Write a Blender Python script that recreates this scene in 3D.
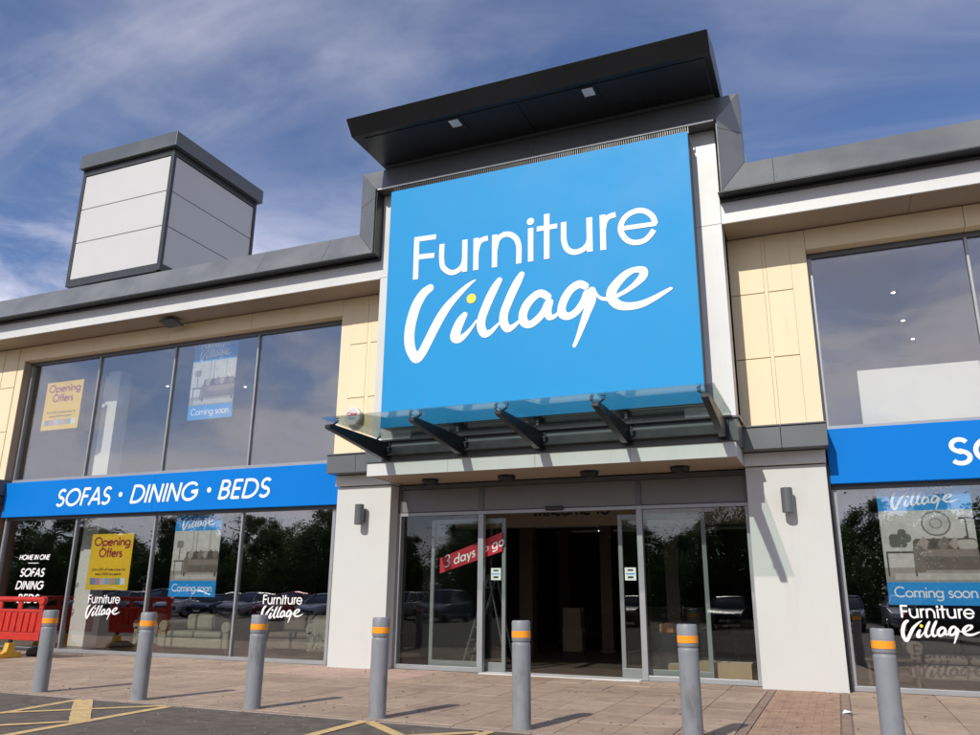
import bpy, math, random
from mathutils import Vector, Matrix

# ------------------------------------------------------------------ camera, sky, sun
scene = bpy.context.scene
col = scene.collection
for o in list(bpy.data.objects):
    bpy.data.objects.remove(o)
random.seed(7)

PITCH, YAW, ROLL = math.radians(15.938), math.radians(22.872), math.radians(0.559)
cam_d = bpy.data.cameras.new('camera')
cam = bpy.data.objects.new('camera', cam_d)
col.objects.link(cam)
fw = Vector((-math.sin(YAW) * math.cos(PITCH), math.cos(YAW) * math.cos(PITCH), math.sin(PITCH)))
rt = Vector((math.cos(YAW), math.sin(YAW), 0))
up = rt.cross(fw)
r2 = rt * math.cos(ROLL) + up * math.sin(ROLL)
u2 = -rt * math.sin(ROLL) + up * math.cos(ROLL)
m = Matrix((r2, u2, -fw)).transposed().to_4x4()
m.translation = Vector((0, 0, 1.35))
cam.matrix_world = m
cam_d.sensor_width = 36
cam_d.lens = 798.3 / 980 * 36
cam_d.clip_end = 3000
scene.camera = cam

SUN = Vector((0.21, 1.0, -0.78)).normalized()      # the way the light travels
ELEV = math.asin(-SUN.z)
world = bpy.data.worlds.new('World')
scene.world = world
world.use_nodes = True
wn, wl = world.node_tree.nodes, world.node_tree.links
wn.clear()
w_out = wn.new('ShaderNodeOutputWorld')
w_bg = wn.new('ShaderNodeBackground')
w_bg.inputs['Strength'].default_value = 0.1
sky = wn.new('ShaderNodeTexSky')
sky.sky_type = 'NISHITA'
sky.sun_disc = False
sky.sun_elevation = ELEV
sky.sun_rotation = math.pi + math.atan2(0.21, 1.0)
sky.ozone_density = 4.0
sky.air_density = 1.0
sky.dust_density = 0.6
tc = wn.new('ShaderNodeTexCoord')
sep = wn.new('ShaderNodeSeparateXYZ')
wl.new(tc.outputs['Generated'], sep.inputs[0])
def wmath(op, a, b=None, clamp=False):
    n = wn.new('ShaderNodeMath'); n.operation = op; n.use_clamp = clamp
    for i, s in enumerate((a, b)):
        if s is None: continue
        if isinstance(s, (int, float)): n.inputs[i].default_value = s
        else: wl.new(s, n.inputs[i])
    return n.outputs[0]
zz = wmath('ADD', wmath('MAXIMUM', sep.outputs[2], 0.0), 0.12)
cmb = wn.new('ShaderNodeCombineXYZ')
wl.new(wmath('DIVIDE', sep.outputs[0], zz), cmb.inputs[0])
wl.new(wmath('DIVIDE', sep.outputs[1], zz), cmb.inputs[1])
def wcloud(rot, sx, sy, scale, lo, hi, detail, dist, off):
    mp = wn.new('ShaderNodeMapping')
    mp.inputs['Rotation'].default_value = (0, 0, math.radians(rot))
    mp.inputs['Scale'].default_value = (sx, sy, 1)
    mp.inputs['Location'].default_value = off
    wl.new(cmb.outputs[0], mp.inputs[0])
    nz = wn.new('ShaderNodeTexNoise')
    nz.inputs['Scale'].default_value = scale
    nz.inputs['Detail'].default_value = detail
    nz.inputs['Roughness'].default_value = 0.55
    nz.inputs['Distortion'].default_value = dist
    wl.new(mp.outputs[0], nz.inputs[0])
    mr = wn.new('ShaderNodeMapRange'); mr.interpolation_type = 'SMOOTHSTEP'
    mr.inputs[1].default_value = lo; mr.inputs[2].default_value = hi
    wl.new(nz.outputs['Fac'], mr.inputs[0])
    return mr.outputs[0]
CR1, CO1, CO2 = 25, (1.2, 5.5, 0), (8.4, 3.3, 0)
# high cirrus in streaks and veils, and banks of low cloud towards the horizon all round
cl = wmath('ADD', wmath('MULTIPLY', wcloud(CR1, 0.5, 1.6, 1.5, 0.44, 0.76, 10, 1.1, CO1), 0.46),
           wmath('MULTIPLY', wcloud(-20, 0.8, 0.9, 0.75, 0.47, 0.68, 7, 0.7, CO2), 0.52), True)
low_n = wn.new('ShaderNodeTexNoise'); low_n.inputs['Scale'].default_value = 3.6; low_n.inputs['Detail'].default_value = 9
low_n.inputs['Roughness'].default_value = 0.6; low_n.inputs['Distortion'].default_value = 0.4
low_m = wn.new('ShaderNodeMapping'); low_m.inputs['Scale'].default_value = (1, 1, 2.6); low_m.inputs['Location'].default_value = (.7, .2, .1)
wl.new(tc.outputs['Generated'], low_m.inputs[0]); wl.new(low_m.outputs[0], low_n.inputs[0])
low_r = wn.new('ShaderNodeMapRange'); low_r.interpolation_type = 'SMOOTHSTEP'
low_r.inputs[1].default_value = .35; low_r.inputs[2].default_value = .62
wl.new(low_n.outputs['Fac'], low_r.inputs[0])
low_z = wn.new('ShaderNodeMapRange'); low_z.interpolation_type = 'SMOOTHSTEP'
low_z.inputs[1].default_value = .28; low_z.inputs[2].default_value = .50; low_z.inputs[3].default_value = .92; low_z.inputs[4].default_value = 0.0
wl.new(sep.outputs[2], low_z.inputs[0])
tint = wn.new('ShaderNodeMixRGB'); tint.blend_type = 'MULTIPLY'; tint.inputs[0].default_value = 1
tint.inputs[2].default_value = (1.14, 1.12, 1.27, 1)
wl.new(sky.outputs[0], tint.inputs[1])
mixc = wn.new('ShaderNodeMixRGB')
mixc.inputs[2].default_value = (5.6, 5.7, 7.0, 1)
wl.new(cl, mixc.inputs[0]); wl.new(tint.outputs[0], mixc.inputs[1])
mixl = wn.new('ShaderNodeMixRGB')
mixl.inputs[2].default_value = (11.8, 11.3, 12.4, 1)
wl.new(wmath('MULTIPLY', low_r.outputs[0], low_z.outputs[0]), mixl.inputs[0]); wl.new(mixc.outputs[0], mixl.inputs[1])
wl.new(mixl.outputs[0], w_bg.inputs['Color'])
wl.new(w_bg.outputs[0], w_out.inputs[0])

sun_d = bpy.data.lights.new('sun', 'SUN')
sun_d.energy = 4.0
sun_d.angle = math.radians(0.53)
sun_d.color = (1.0, 0.95, 0.87)
sun = bpy.data.objects.new('sun', sun_d)
col.objects.link(sun)
sun.rotation_euler = SUN.to_track_quat('-Z', 'Y').to_euler()
sun.location = (-5, -20, 30)
scene.view_settings.view_transform = 'Standard'
scene.view_settings.look = 'None'
scene.view_settings.exposure = 0.0
scene.view_settings.gamma = 1.0
scene.view_settings.use_curve_mapping = False

# ------------------------------------------------------------------ materials
MATS = {}
def mat(name, color, rough=0.6, metal=0.0, var=0.08, vscale=3.0, bump=0.0, bscale=60.0, rvar=0.0,
        spec=0.5, obj_rand=0.0, dirt=None, coat=0.0, emit=None):
    if name in MATS: return MATS[name]
    mt = bpy.data.materials.new(name); mt.use_nodes = True
    n, l = mt.node_tree.nodes, mt.node_tree.links
    b = n['Principled BSDF']
    b.inputs['Roughness'].default_value = rough
    b.inputs['Metallic'].default_value = metal
    b.inputs['Specular IOR Level'].default_value = spec
    b.inputs['Coat Weight'].default_value = coat
    geo = n.new('ShaderNodeNewGeometry')
    nz = n.new('ShaderNodeTexNoise'); nz.inputs['Scale'].default_value = vscale
    nz.inputs['Detail'].default_value = 7; nz.inputs['Roughness'].default_value = 0.6
    l.new(geo.outputs['Position'], nz.inputs['Vector'])
    mr = n.new('ShaderNodeMapRange')
    mr.inputs[1].default_value = 0.3; mr.inputs[2].default_value = 0.7
    mr.inputs[3].default_value = 1 - var; mr.inputs[4].default_value = 1 + var
    l.new(nz.outputs['Fac'], mr.inputs[0])
    val = mr.outputs[0]
    if obj_rand:
        oi = n.new('ShaderNodeObjectInfo')
        m2 = n.new('ShaderNodeMapRange')
        m2.inputs[3].default_value = 1 - obj_rand; m2.inputs[4].default_value = 1 + obj_rand
        l.new(oi.outputs['Random'], m2.inputs[0])
        mm = n.new('ShaderNodeMath'); mm.operation = 'MULTIPLY'
        l.new(val, mm.inputs[0]); l.new(m2.outputs[0], mm.inputs[1]); val = mm.outputs[0]
    hs = n.new('ShaderNodeVectorMath'); hs.operation = 'SCALE'
    hs.inputs[0].default_value = color[:3]
    l.new(val, hs.inputs['Scale'])
    out = hs.outputs[0]
    if dirt:
        dcol, dscale, lo, hi, amt, st = dirt      # stains with a shape of their own
        mp = n.new('ShaderNodeMapping'); mp.inputs['Scale'].default_value = st
        l.new(geo.outputs['Position'], mp.inputs[0])
        dn = n.new('ShaderNodeTexNoise'); dn.inputs['Scale'].default_value = dscale
        dn.inputs['Detail'].default_value = 8; dn.inputs['Roughness'].default_value = 0.65
        l.new(mp.outputs[0], dn.inputs['Vector'])
        dr = n.new('ShaderNodeMapRange'); dr.interpolation_type = 'SMOOTHSTEP'
        dr.inputs[1].default_value = lo; dr.inputs[2].default_value = hi; dr.inputs[4].default_value = amt
        l.new(dn.outputs['Fac'], dr.inputs[0])
        mx = n.new('ShaderNodeMixRGB'); mx.inputs[2].default_value = (*dcol, 1)
        l.new(dr.outputs[0], mx.inputs[0]); l.new(out, mx.inputs[1]); out = mx.outputs[0]
    l.new(out, b.inputs['Base Color'])
    if rvar:
        rr = n.new('ShaderNodeMapRange')
        rr.inputs[1].default_value = 0.3; rr.inputs[2].default_value = 0.7
        rr.inputs[3].default_value = max(0.02, rough - rvar); rr.inputs[4].default_value = rough + rvar
        l.new(nz.outputs['Fac'], rr.inputs[0]); l.new(rr.outputs[0], b.inputs['Roughness'])
    if bump:
        bn = n.new('ShaderNodeTexNoise'); bn.inputs['Scale'].default_value = bscale
        bn.inputs['Detail'].default_value = 6
        l.new(geo.outputs['Position'], bn.inputs['Vector'])
        bp = n.new('ShaderNodeBump'); bp.inputs['Strength'].default_value = bump
        bp.inputs['Distance'].default_value = 0.01
        l.new(bn.outputs['Fac'], bp.inputs['Height']); l.new(bp.outputs[0], b.inputs['Normal'])
    if emit:
        b.inputs['Emission Color'].default_value = (*emit[0], 1)
        b.inputs['Emission Strength'].default_value = emit[1]
    MATS[name] = mt
    return mt

def glass(name, tint, r0, wobble=0.0):
    mt = bpy.data.materials.new(name); mt.use_nodes = True
    n, l = mt.node_tree.nodes, mt.node_tree.links
    n.clear()
    out = n.new('ShaderNodeOutputMaterial')
    tr = n.new('ShaderNodeBsdfTransparent'); tr.inputs[0].default_value = (*tint, 1)
    gl = n.new('ShaderNodeBsdfGlossy'); gl.inputs['Roughness'].default_value = 0.0
    geo = n.new('ShaderNodeNewGeometry')
    dot = n.new('ShaderNodeVectorMath'); dot.operation = 'DOT_PRODUCT'
    l.new(geo.outputs['Incoming'], dot.inputs[0]); l.new(geo.outputs['Normal'], dot.inputs[1])
    def mth(op, a, b=None):
        k = n.new('ShaderNodeMath'); k.operation = op
        for i, s in enumerate((a, b)):
            if s is None: continue
            if isinstance(s, (int, float)): k.inputs[i].default_value = s
            else: l.new(s, k.inputs[i])
        return k.outputs[0]
    c = mth('ABSOLUTE', dot.outputs['Value'])
    f = mth('POWER', mth('SUBTRACT', 1.0, c), 5.0)
    f = mth('ADD', mth('MULTIPLY', f, 1 - r0), r0)
    mx = n.new('ShaderNodeMixShader')
    l.new(f, mx.inputs[0]); l.new(tr.outputs[0], mx.inputs[1]); l.new(gl.outputs[0], mx.inputs[2])
    if wobble:
        nz = n.new('ShaderNodeTexNoise'); nz.inputs['Scale'].default_value = 0.9; nz.inputs['Detail'].default_value = 1.5
        l.new(geo.outputs['Position'], nz.inputs['Vector'])
        bp = n.new('ShaderNodeBump'); bp.inputs['Strength'].default_value = 1.0
        bp.inputs['Distance'].default_value = wobble
        l.new(nz.outputs['Fac'], bp.inputs['Height']); l.new(bp.outputs[0], gl.inputs['Normal'])
    l.new(mx.outputs[0], out.inputs[0])
    MATS[name] = mt
    return mt

render_white = mat('white_render', (0.545, 0.55, 0.52), 0.75, var=0.025, vscale=1.2, bump=0.12, bscale=220,
                   dirt=((0.42, 0.40, 0.35), 1.6, 0.52, 0.85, 0.35, (2.5, 2.5, 0.35)))
trim_white = mat('white_metal_trim', (0.60, 0.605, 0.585), 0.42, var=0.03, vscale=1.5, rvar=0.08,
                 dirt=((0.4, 0.39, 0.36), 2.2, 0.55, 0.9, 0.35, (3, 3, 0.5)))
cream = mat('cream_cladding', (0.775, 0.645, 0.425), 0.6, var=0.025, vscale=1.2, obj_rand=0.02, rvar=0.06,
            dirt=((0.55, 0.42, 0.26), 1.4, 0.55, 0.9, 0.3, (3, 3, 0.5)))
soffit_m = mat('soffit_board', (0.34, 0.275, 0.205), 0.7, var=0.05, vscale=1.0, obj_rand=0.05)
anthracite = mat('anthracite_metal', (0.095, 0.105, 0.108), 0.36, 0.0, var=0.07, vscale=0.8, rvar=0.1, spec=0.6, obj_rand=0.05,
                 dirt=((0.16, 0.16, 0.15), 2.0, 0.55, 0.85, 0.4, (1, 1, 1)))
coping_m = mat('coping_metal', (0.215, 0.222, 0.218), 0.42, 0.55, var=0.07, vscale=0.9, rvar=0.08, obj_rand=0.06,
               dirt=((0.13, 0.13, 0.13), 1.6, 0.52, 0.85, 0.4, (1, 1, 1)))
frame_dark = mat('dark_edge_metal', (0.035, 0.038, 0.04), 0.4, var=0.08, rvar=0.08)
black_metal = mat('black_metal', (0.012, 0.013, 0.015), 0.38, var=0.1, rvar=0.08)
canopy_m = mat('canopy_black_panel', (0.014, 0.016, 0.018), 0.32, var=0.15, vscale=0.6, rvar=0.06, obj_rand=0.1)
alu = mat('grey_aluminium', (0.33, 0.34, 0.345), 0.4, 0.35, var=0.04, rvar=0.06)
leaf_alu = mat('door_leaf_aluminium', (0.20, 0.215, 0.208), 0.42, 0.3, var=0.04)
alu_dark = mat('dark_grey_frame', (0.10, 0.105, 0.11), 0.42, 0.2, var=0.05)
header_m = mat('grey_header_panel', (0.16, 0.16, 0.155), 0.45, 0.1, var=0.05, vscale=1.5)
sign_blue = mat('sign_blue_vinyl', (0.016, 0.275, 0.585), 0.5, var=0.025, vscale=0.7, rvar=0.06, spec=0.16,
                dirt=((0.05, 0.25, 0.50), 1.3, 0.52, 0.85, 0.35, (4, 4, 0.25)))
fascia_blue = mat('fascia_blue_vinyl', (0.002, 0.172, 0.575), 0.5, var=0.02, vscale=0.8, rvar=0.05, spec=0.1)
poster_blue = mat('poster_blue_print', (0.004, 0.27, 0.66), 0.5, var=0.02)
letter_white = mat('white_vinyl', (0.80, 0.80, 0.78), 0.45, var=0.015)
yellow_dot = mat('yellow_vinyl', (0.85, 0.66, 0.03), 0.45, var=0.02)
yellow_print = mat('yellow_poster_print', (0.74, 0.50, 0.014), 0.5, var=0.03, vscale=2)
maroon = mat('maroon_print', (0.26, 0.012, 0.03), 0.5)
ink = mat('dark_ink', (0.02, 0.02, 0.022), 0.6)
bollard_m = mat('bollard_grey_paint', (0.235, 0.245, 0.26), 0.45, var=0.05, vscale=6, rvar=0.08, bump=0.03, bscale=120,
                dirt=((0.11, 0.10, 0.09), 5, 0.53, 0.72, 0.7, (1, 1, 0.3)))
orange = mat('orange_reflective_band', (0.93, 0.33, 0.015), 0.42, var=0.08, vscale=10, dirt=((0.45, 0.2, 0.05), 9, 0.56, 0.75, 0.5, (1, 1, .5)))
asphalt = mat('asphalt', (0.126, 0.107, 0.090), 0.92, var=0.3, vscale=5, bump=0.7, bscale=90, spec=0.25,
              dirt=((0.17, 0.148, 0.125), 1.3, 0.48, 0.75, 0.6, (1, 1, 1)))
slab_m = mat('paving_slab', (0.38, 0.282, 0.208), 0.85, var=0.13, vscale=5, bump=0.3, bscale=120, obj_rand=0.11, spec=0.25,
             dirt=((0.235, 0.165, 0.13), 0.9, 0.47, 0.72, 0.7, (1, 1, 1)))
slab_pink = mat('pale_pink_slab', (0.47, 0.325, 0.26), 0.85, var=0.08, vscale=6, bump=0.25, bscale=120, obj_rand=0.06, spec=0.25)
brick_m = mat('block_paver', (0.36, 0.235, 0.165), 0.88, var=0.22, vscale=4.5, bump=0.3, bscale=120, spec=0.25)
brick_dark = mat('dark_block_paver', (0.285, 0.20, 0.155), 0.88, var=0.2, vscale=7, bump=0.3, bscale=120, spec=0.25)
joint_m = mat('paving_joint', (0.205, 0.152, 0.115), 0.95, var=0.25, vscale=10)
kerb_m = mat('kerb_stone', (0.30, 0.235, 0.19), 0.88, var=0.15, vscale=6, bump=0.3, bscale=90, obj_rand=0.08)
road_yellow = mat('worn_yellow_line', (0.60, 0.42, 0.19), 0.8, var=0.18, vscale=8,
                  dirt=((0.14, 0.115, 0.09), 9, 0.55, 0.72, 0.7, (1, 1, 1)))
road_white = mat('worn_white_line', (0.55, 0.54, 0.50), 0.8, var=0.15, vscale=8,
                 dirt=((0.12, 0.11, 0.10), 9, 0.55, 0.7, 0.7, (1, 1, 1)))
win_glass = glass('shop_window_glass', (0.995, 1.0, 0.99), 0.195, 0.0045)
door_glass = glass('door_glass', (0.94, 0.965, 0.95), 0.05, 0.002)
awn_glass = glass('awning_glass', (0.83, 0.89, 0.865), 0.045)
panel_grey = mat('grey_cladding_panel', (0.55, 0.545, 0.53), 0.42, 0.0, var=0.02, vscale=0.8, rvar=0.03, spec=0.3)
red_plastic = mat('red_plastic', (0.47, 0.020, 0.009), 0.5, var=0.16, vscale=5, rvar=0.08, dirt=((0.25, 0.06, 0.03), 6, 0.52, 0.75, 0.55, (1, 1, .6)))
yellow_plastic = mat('yellow_rubber', (0.62, 0.36, 0.03), 0.6, var=0.15, vscale=9)
int_floor = mat('interior_floor_boards', (0.085, 0.062, 0.045), 0.5, var=0.2, vscale=2)
int_wall = mat('interior_wall_paint', (0.20, 0.185, 0.17), 0.8, var=0.05)
int_dark = mat('interior_dark_wall', (0.05, 0.046, 0.043), 0.8, var=0.1)
int_ceiling = mat('interior_ceiling', (0.22, 0.20, 0.185), 0.8, var=0.05)
int_white = mat('interior_white_board', (0.72, 0.73, 0.68), 0.6, var=0.03)
wood = mat('brown_timber', (0.085, 0.052, 0.032), 0.55, var=0.25, vscale=3)
carton = mat('cardboard', (0.30, 0.205, 0.12), 0.8, var=0.1, vscale=4, obj_rand=0.08)
fabric = mat('sage_upholstery', (0.24, 0.245, 0.18), 0.9, var=0.12, vscale=7, bump=0.25, bscale=200)
fabric2 = mat('taupe_upholstery', (0.17, 0.145, 0.115), 0.9, var=0.12, vscale=7, bump=0.25, bscale=200)
plastic_white = mat('white_plastic', (0.6, 0.6, 0.58), 0.4, var=0.02)
red_print = mat('red_print', (0.50, 0.012, 0.03), 0.45, var=0.03)
paper = mat('paper', (0.72, 0.74, 0.70), 0.7, var=0.04)
lamp_face = mat('lamp_diffuser', (0.8, 0.8, 0.74), 0.3, var=0.05)
bulb = mat('lit_spot_bulb', (1, 1, 1), 0.5, emit=((1.0, 0.86, 0.66), 9.0))
brick_brown = mat('brown_brickwork', (0.21, 0.11, 0.07), 0.85, var=0.2, vscale=6, bump=0.3, bscale=40)
roof_m = mat('roof_membrane', (0.25, 0.25, 0.25), 0.8, var=0.1)
bark = mat('bark', (0.10, 0.075, 0.055), 0.9, var=0.25, vscale=6, bump=0.5, bscale=20)
tyre_m = mat('tyre_rubber', (0.02, 0.02, 0.02), 0.85)
car_glass = mat('car_glass', (0.02, 0.024, 0.028), 0.06, spec=0.8)
lens_m = mat('headlamp_lens', (0.6, 0.6, 0.62), 0.12)
tail_m = mat('tail_lamp', (0.35, 0.01, 0.01), 0.2)
def leaf_mat(name, c):
    mt = mat(name, c, 0.6, var=0.3, vscale=2.2)
    n, l = mt.node_tree.nodes, mt.node_tree.links
    b = n['Principled BSDF']; src = b.inputs['Base Color'].links[0].from_socket
    tl = n.new('ShaderNodeBsdfTranslucent'); l.new(src, tl.inputs[0])
    mx = n.new('ShaderNodeMixShader'); mx.inputs[0].default_value = 0.3
    l.new(b.outputs[0], mx.inputs[1]); l.new(tl.outputs[0], mx.inputs[2])
    l.new(mx.outputs[0], n['Material Output'].inputs[0])
    return mt
leaf_a = leaf_mat('leaf_green', (0.085, 0.125, 0.035))
leaf_b = leaf_mat('leaf_dark_green', (0.06, 0.098, 0.03))

# ------------------------------------------------------------------ helpers
class MB:
    def __init__(s): s.v, s.f = [], []
    def add(s, vs, fs):
        k = len(s.v); s.v += [tuple(p) for p in vs]; s.f += [tuple(i + k for i in f) for f in fs]
        return s
    def box(s, x0, x1, y0, y1, z0, z1):
        return s.add([(x0, y0, z0), (x1, y0, z0), (x1, y1, z0), (x0, y1, z0), (x0, y0, z1), (x1, y0, z1), (x1, y1, z1), (x0, y1, z1)],
                     [(3, 2, 1, 0), (4, 5, 6, 7), (0, 1, 5, 4), (1, 2, 6, 5), (2, 3, 7, 6), (3, 0, 4, 7)])
    def prism(s, poly, a0, a1, axis='x'):
        # poly in (y,z) for axis x; (x,z) for y; (x,y) for z
        n = len(poly)
        def pt(a, p):
            return {'x': (a, p[0], p[1]), 'y': (p[0], a, p[1]), 'z': (p[0], p[1], a)}[axis]
        vs = [pt(a0, p) for p in poly] + [pt(a1, p) for p in poly]
        fs = [tuple(range(n))[::-1], tuple(range(n, 2 * n))]
        fs += [(i, (i + 1) % n, n + (i + 1) % n, n + i) for i in range(n)]
        return s.add(vs, fs)
    def hexa(s, a, b):       # two quads (lists of four points) joined into a solid
        return s.add(list(a) + list(b), [(0, 1, 2, 3)[::-1], (4, 5, 6, 7), (0, 1, 5, 4), (1, 2, 6, 5), (2, 3, 7, 6), (3, 0, 4, 7)])
    def tube(s, p0, p1, r0, r1=None, n=12, caps=True):
        r1 = r0 if r1 is None else r1
        p0, p1 = Vector(p0), Vector(p1); d = (p1 - p0).normalized()
        a = d.orthogonal().normalized(); b = d.cross(a)
        vs = []
        for p, r in ((p0, r0), (p1, r1)):
            for i in range(n):
                t = 2 * math.pi * i / n
                vs.append(p + a * math.cos(t) * r + b * math.sin(t) * r)
        fs = [(i, (i + 1) % n, n + (i + 1) % n, n + i) for i in range(n)]
        if caps: fs += [tuple(range(n))[::-1], tuple(range(n, 2 * n))]
        return s.add(vs, fs)
    def lathe(s, prof, c=(0, 0, 0), n=24, axis='z'):
        vs = []
        for r, h in prof:
            for i in range(n):
                t = 2 * math.pi * i / n
                x, y = r * math.cos(t), r * math.sin(t)
                q = {'z': (x, y, h), 'y': (x, h, y), 'x': (h, x, y)}[axis]
                vs.append((q[0] + c[0], q[1] + c[1], q[2] + c[2]))
        fs = []
        for k in range(len(prof) - 1):
            for i in range(n):
                j = (i + 1) % n
                fs.append((k * n + i, k * n + j, (k + 1) * n + j, (k + 1) * n + i))
        fs += [tuple(range(n))[::-1], tuple((len(prof) - 1) * n + i for i in range(n))]
        return s.add(vs, fs)
    def build(s, name, material, parent=None, bevel=0.0, smooth=False, kind=None, segs=2):
        me = bpy.data.meshes.new(name)
        me.from_pydata(s.v, [], s.f)
        me.materials.append(material)
        if len(s.f) < 60000:
            import bmesh
            bm = bmesh.new(); bm.from_mesh(me)
            bmesh.ops.recalc_face_normals(bm, faces=bm.faces)
            bm.to_mesh(me); bm.free()
        o = bpy.data.objects.new(name, me)
        col.objects.link(o)
        if smooth:
            for p in me.polygons: p.use_smooth = True
            try: me.set_sharp_from_angle(angle=math.radians(40))
            except Exception: pass
        if bevel:
            bv = o.modifiers.new('bevel', 'BEVEL'); bv.width = bevel; bv.segments = segs
            bv.limit_method = 'ANGLE'; bv.angle_limit = math.radians(35)
        if parent is not None: attach(o, parent)
        if kind: o['kind'] = kind
        return o

def attach(o, p):
    o.parent = p
    if p.type == 'EMPTY':
        o.matrix_parent_inverse = Matrix.Translation(-p.location)
def tag(o, label, cat, group=None):
    o['label'] = label; o['category'] = cat
    if group: o['group'] = group
    return o
def thing(name, label, cat, loc=(0, 0, 0), group=None):
    o = bpy.data.objects.new(name, None); o.empty_display_size = 0.2
    col.objects.link(o); o.location = loc
    return tag(o, label, cat, group)
def bx(name, material, parent, *b, bevel=0.0, kind=None):
    return MB().box(*b).build(name, material, parent, bevel, kind=kind)
def copy_tree(o, parent=None):
    c = o.copy(); col.objects.link(c)
    if parent is not None:
        c.parent = parent; c.matrix_parent_inverse = o.matrix_parent_inverse.copy()
    for ch in list(o.children): copy_tree(ch, c)
    return c

# ---- lettering made of ribbons laid on a vertical plane facing -Y
def crom(pts, n=6):
    out = []
    P = [pts[0]] + list(pts) + [pts[-1]]
    for i in range(1, len(P) - 2):
        a, b, c, d = P[i - 1], P[i], P[i + 1], P[i + 2]
        for k in range(n):
            t = k / n
            out.append(tuple(0.5 * (2 * b[j] + (c[j] - a[j]) * t + (2 * a[j] - 5 * b[j] + 4 * c[j] - d[j]) * t * t
                                    + (3 * b[j] - a[j] - 3 * c[j] + d[j]) * t ** 3) for j in range(len(b))))
    out.append(tuple(pts[-1]))
    return out
def ribbon(mb, pts, y, lift=0.0, rise=0.001, caps=False):
    """pts: (x, z, width); the ribbon lies at y - lift and rises a little along its length"""
    n = len(pts); L, R = [], []
    for i, (x, z, w) in enumerate(pts):
        a = pts[max(i - 1, 0)]; b = pts[min(i + 1, n - 1)]
        dx, dz = b[0] - a[0], b[1] - a[1]
        d = math.hypot(dx, dz) or 1e-6
        nx, nz = -dz / d, dx / d
        s = 1.0
        if 0 < i < n - 1:
            e1 = Vector((x - a[0], z - a[1])); e2 = Vector((b[0] - x, b[1] - z))
            if e1.length > 1e-6 and e2.length > 1e-6:
                c = math.cos(e1.angle(e2) / 2); s = min(1 / max(c, 0.35), 2.2)
        yy = y - lift - rise * i / max(n - 1, 1)
        L.append((x + nx * w / 2 * s, yy, z + nz * w / 2 * s)); R.append((x - nx * w / 2 * s, yy, z - nz * w / 2 * s))
    mb.add(L + R, [(i, i + 1, n + i + 1, n + i) for i in range(n - 1)])
    if caps:
        for e, s in ((0, -1), (n - 1, 1)):
            x, z, w = pts[e]; o = pts[1] if e == 0 else pts[n - 2]
            ang = math.atan2(z - o[1], x - o[0])
            yy = y - lift - rise * e / max(n - 1, 1)
            vs = [(x + math.cos(ang + t) * w / 2, yy, z + math.sin(ang + t) * w / 2) for t in [(-90 + 22.5 * k) * math.pi / 180 for k in range(9)]]
            mb.add(vs, [tuple(range(9))])
def disc(mb, x, z, r, y, n=20):
    mb.add([(x + math.cos(2 * math.pi * i / n) * r, y, z + math.sin(2 * math.pi * i / n) * r) for i in range(n)], [tuple(range(n))])
def arc(cx, cy, rx, ry, a0, a1, n=14):
    return [(cx + rx * math.cos(math.radians(a0 + (a1 - a0) * i / n)), cy + ry * math.sin(math.radians(a0 + (a1 - a0) * i / n))) for i in range(n + 1)]
_o = arc(.32, .31, .27, .27, 0, 360, 22)
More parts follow.
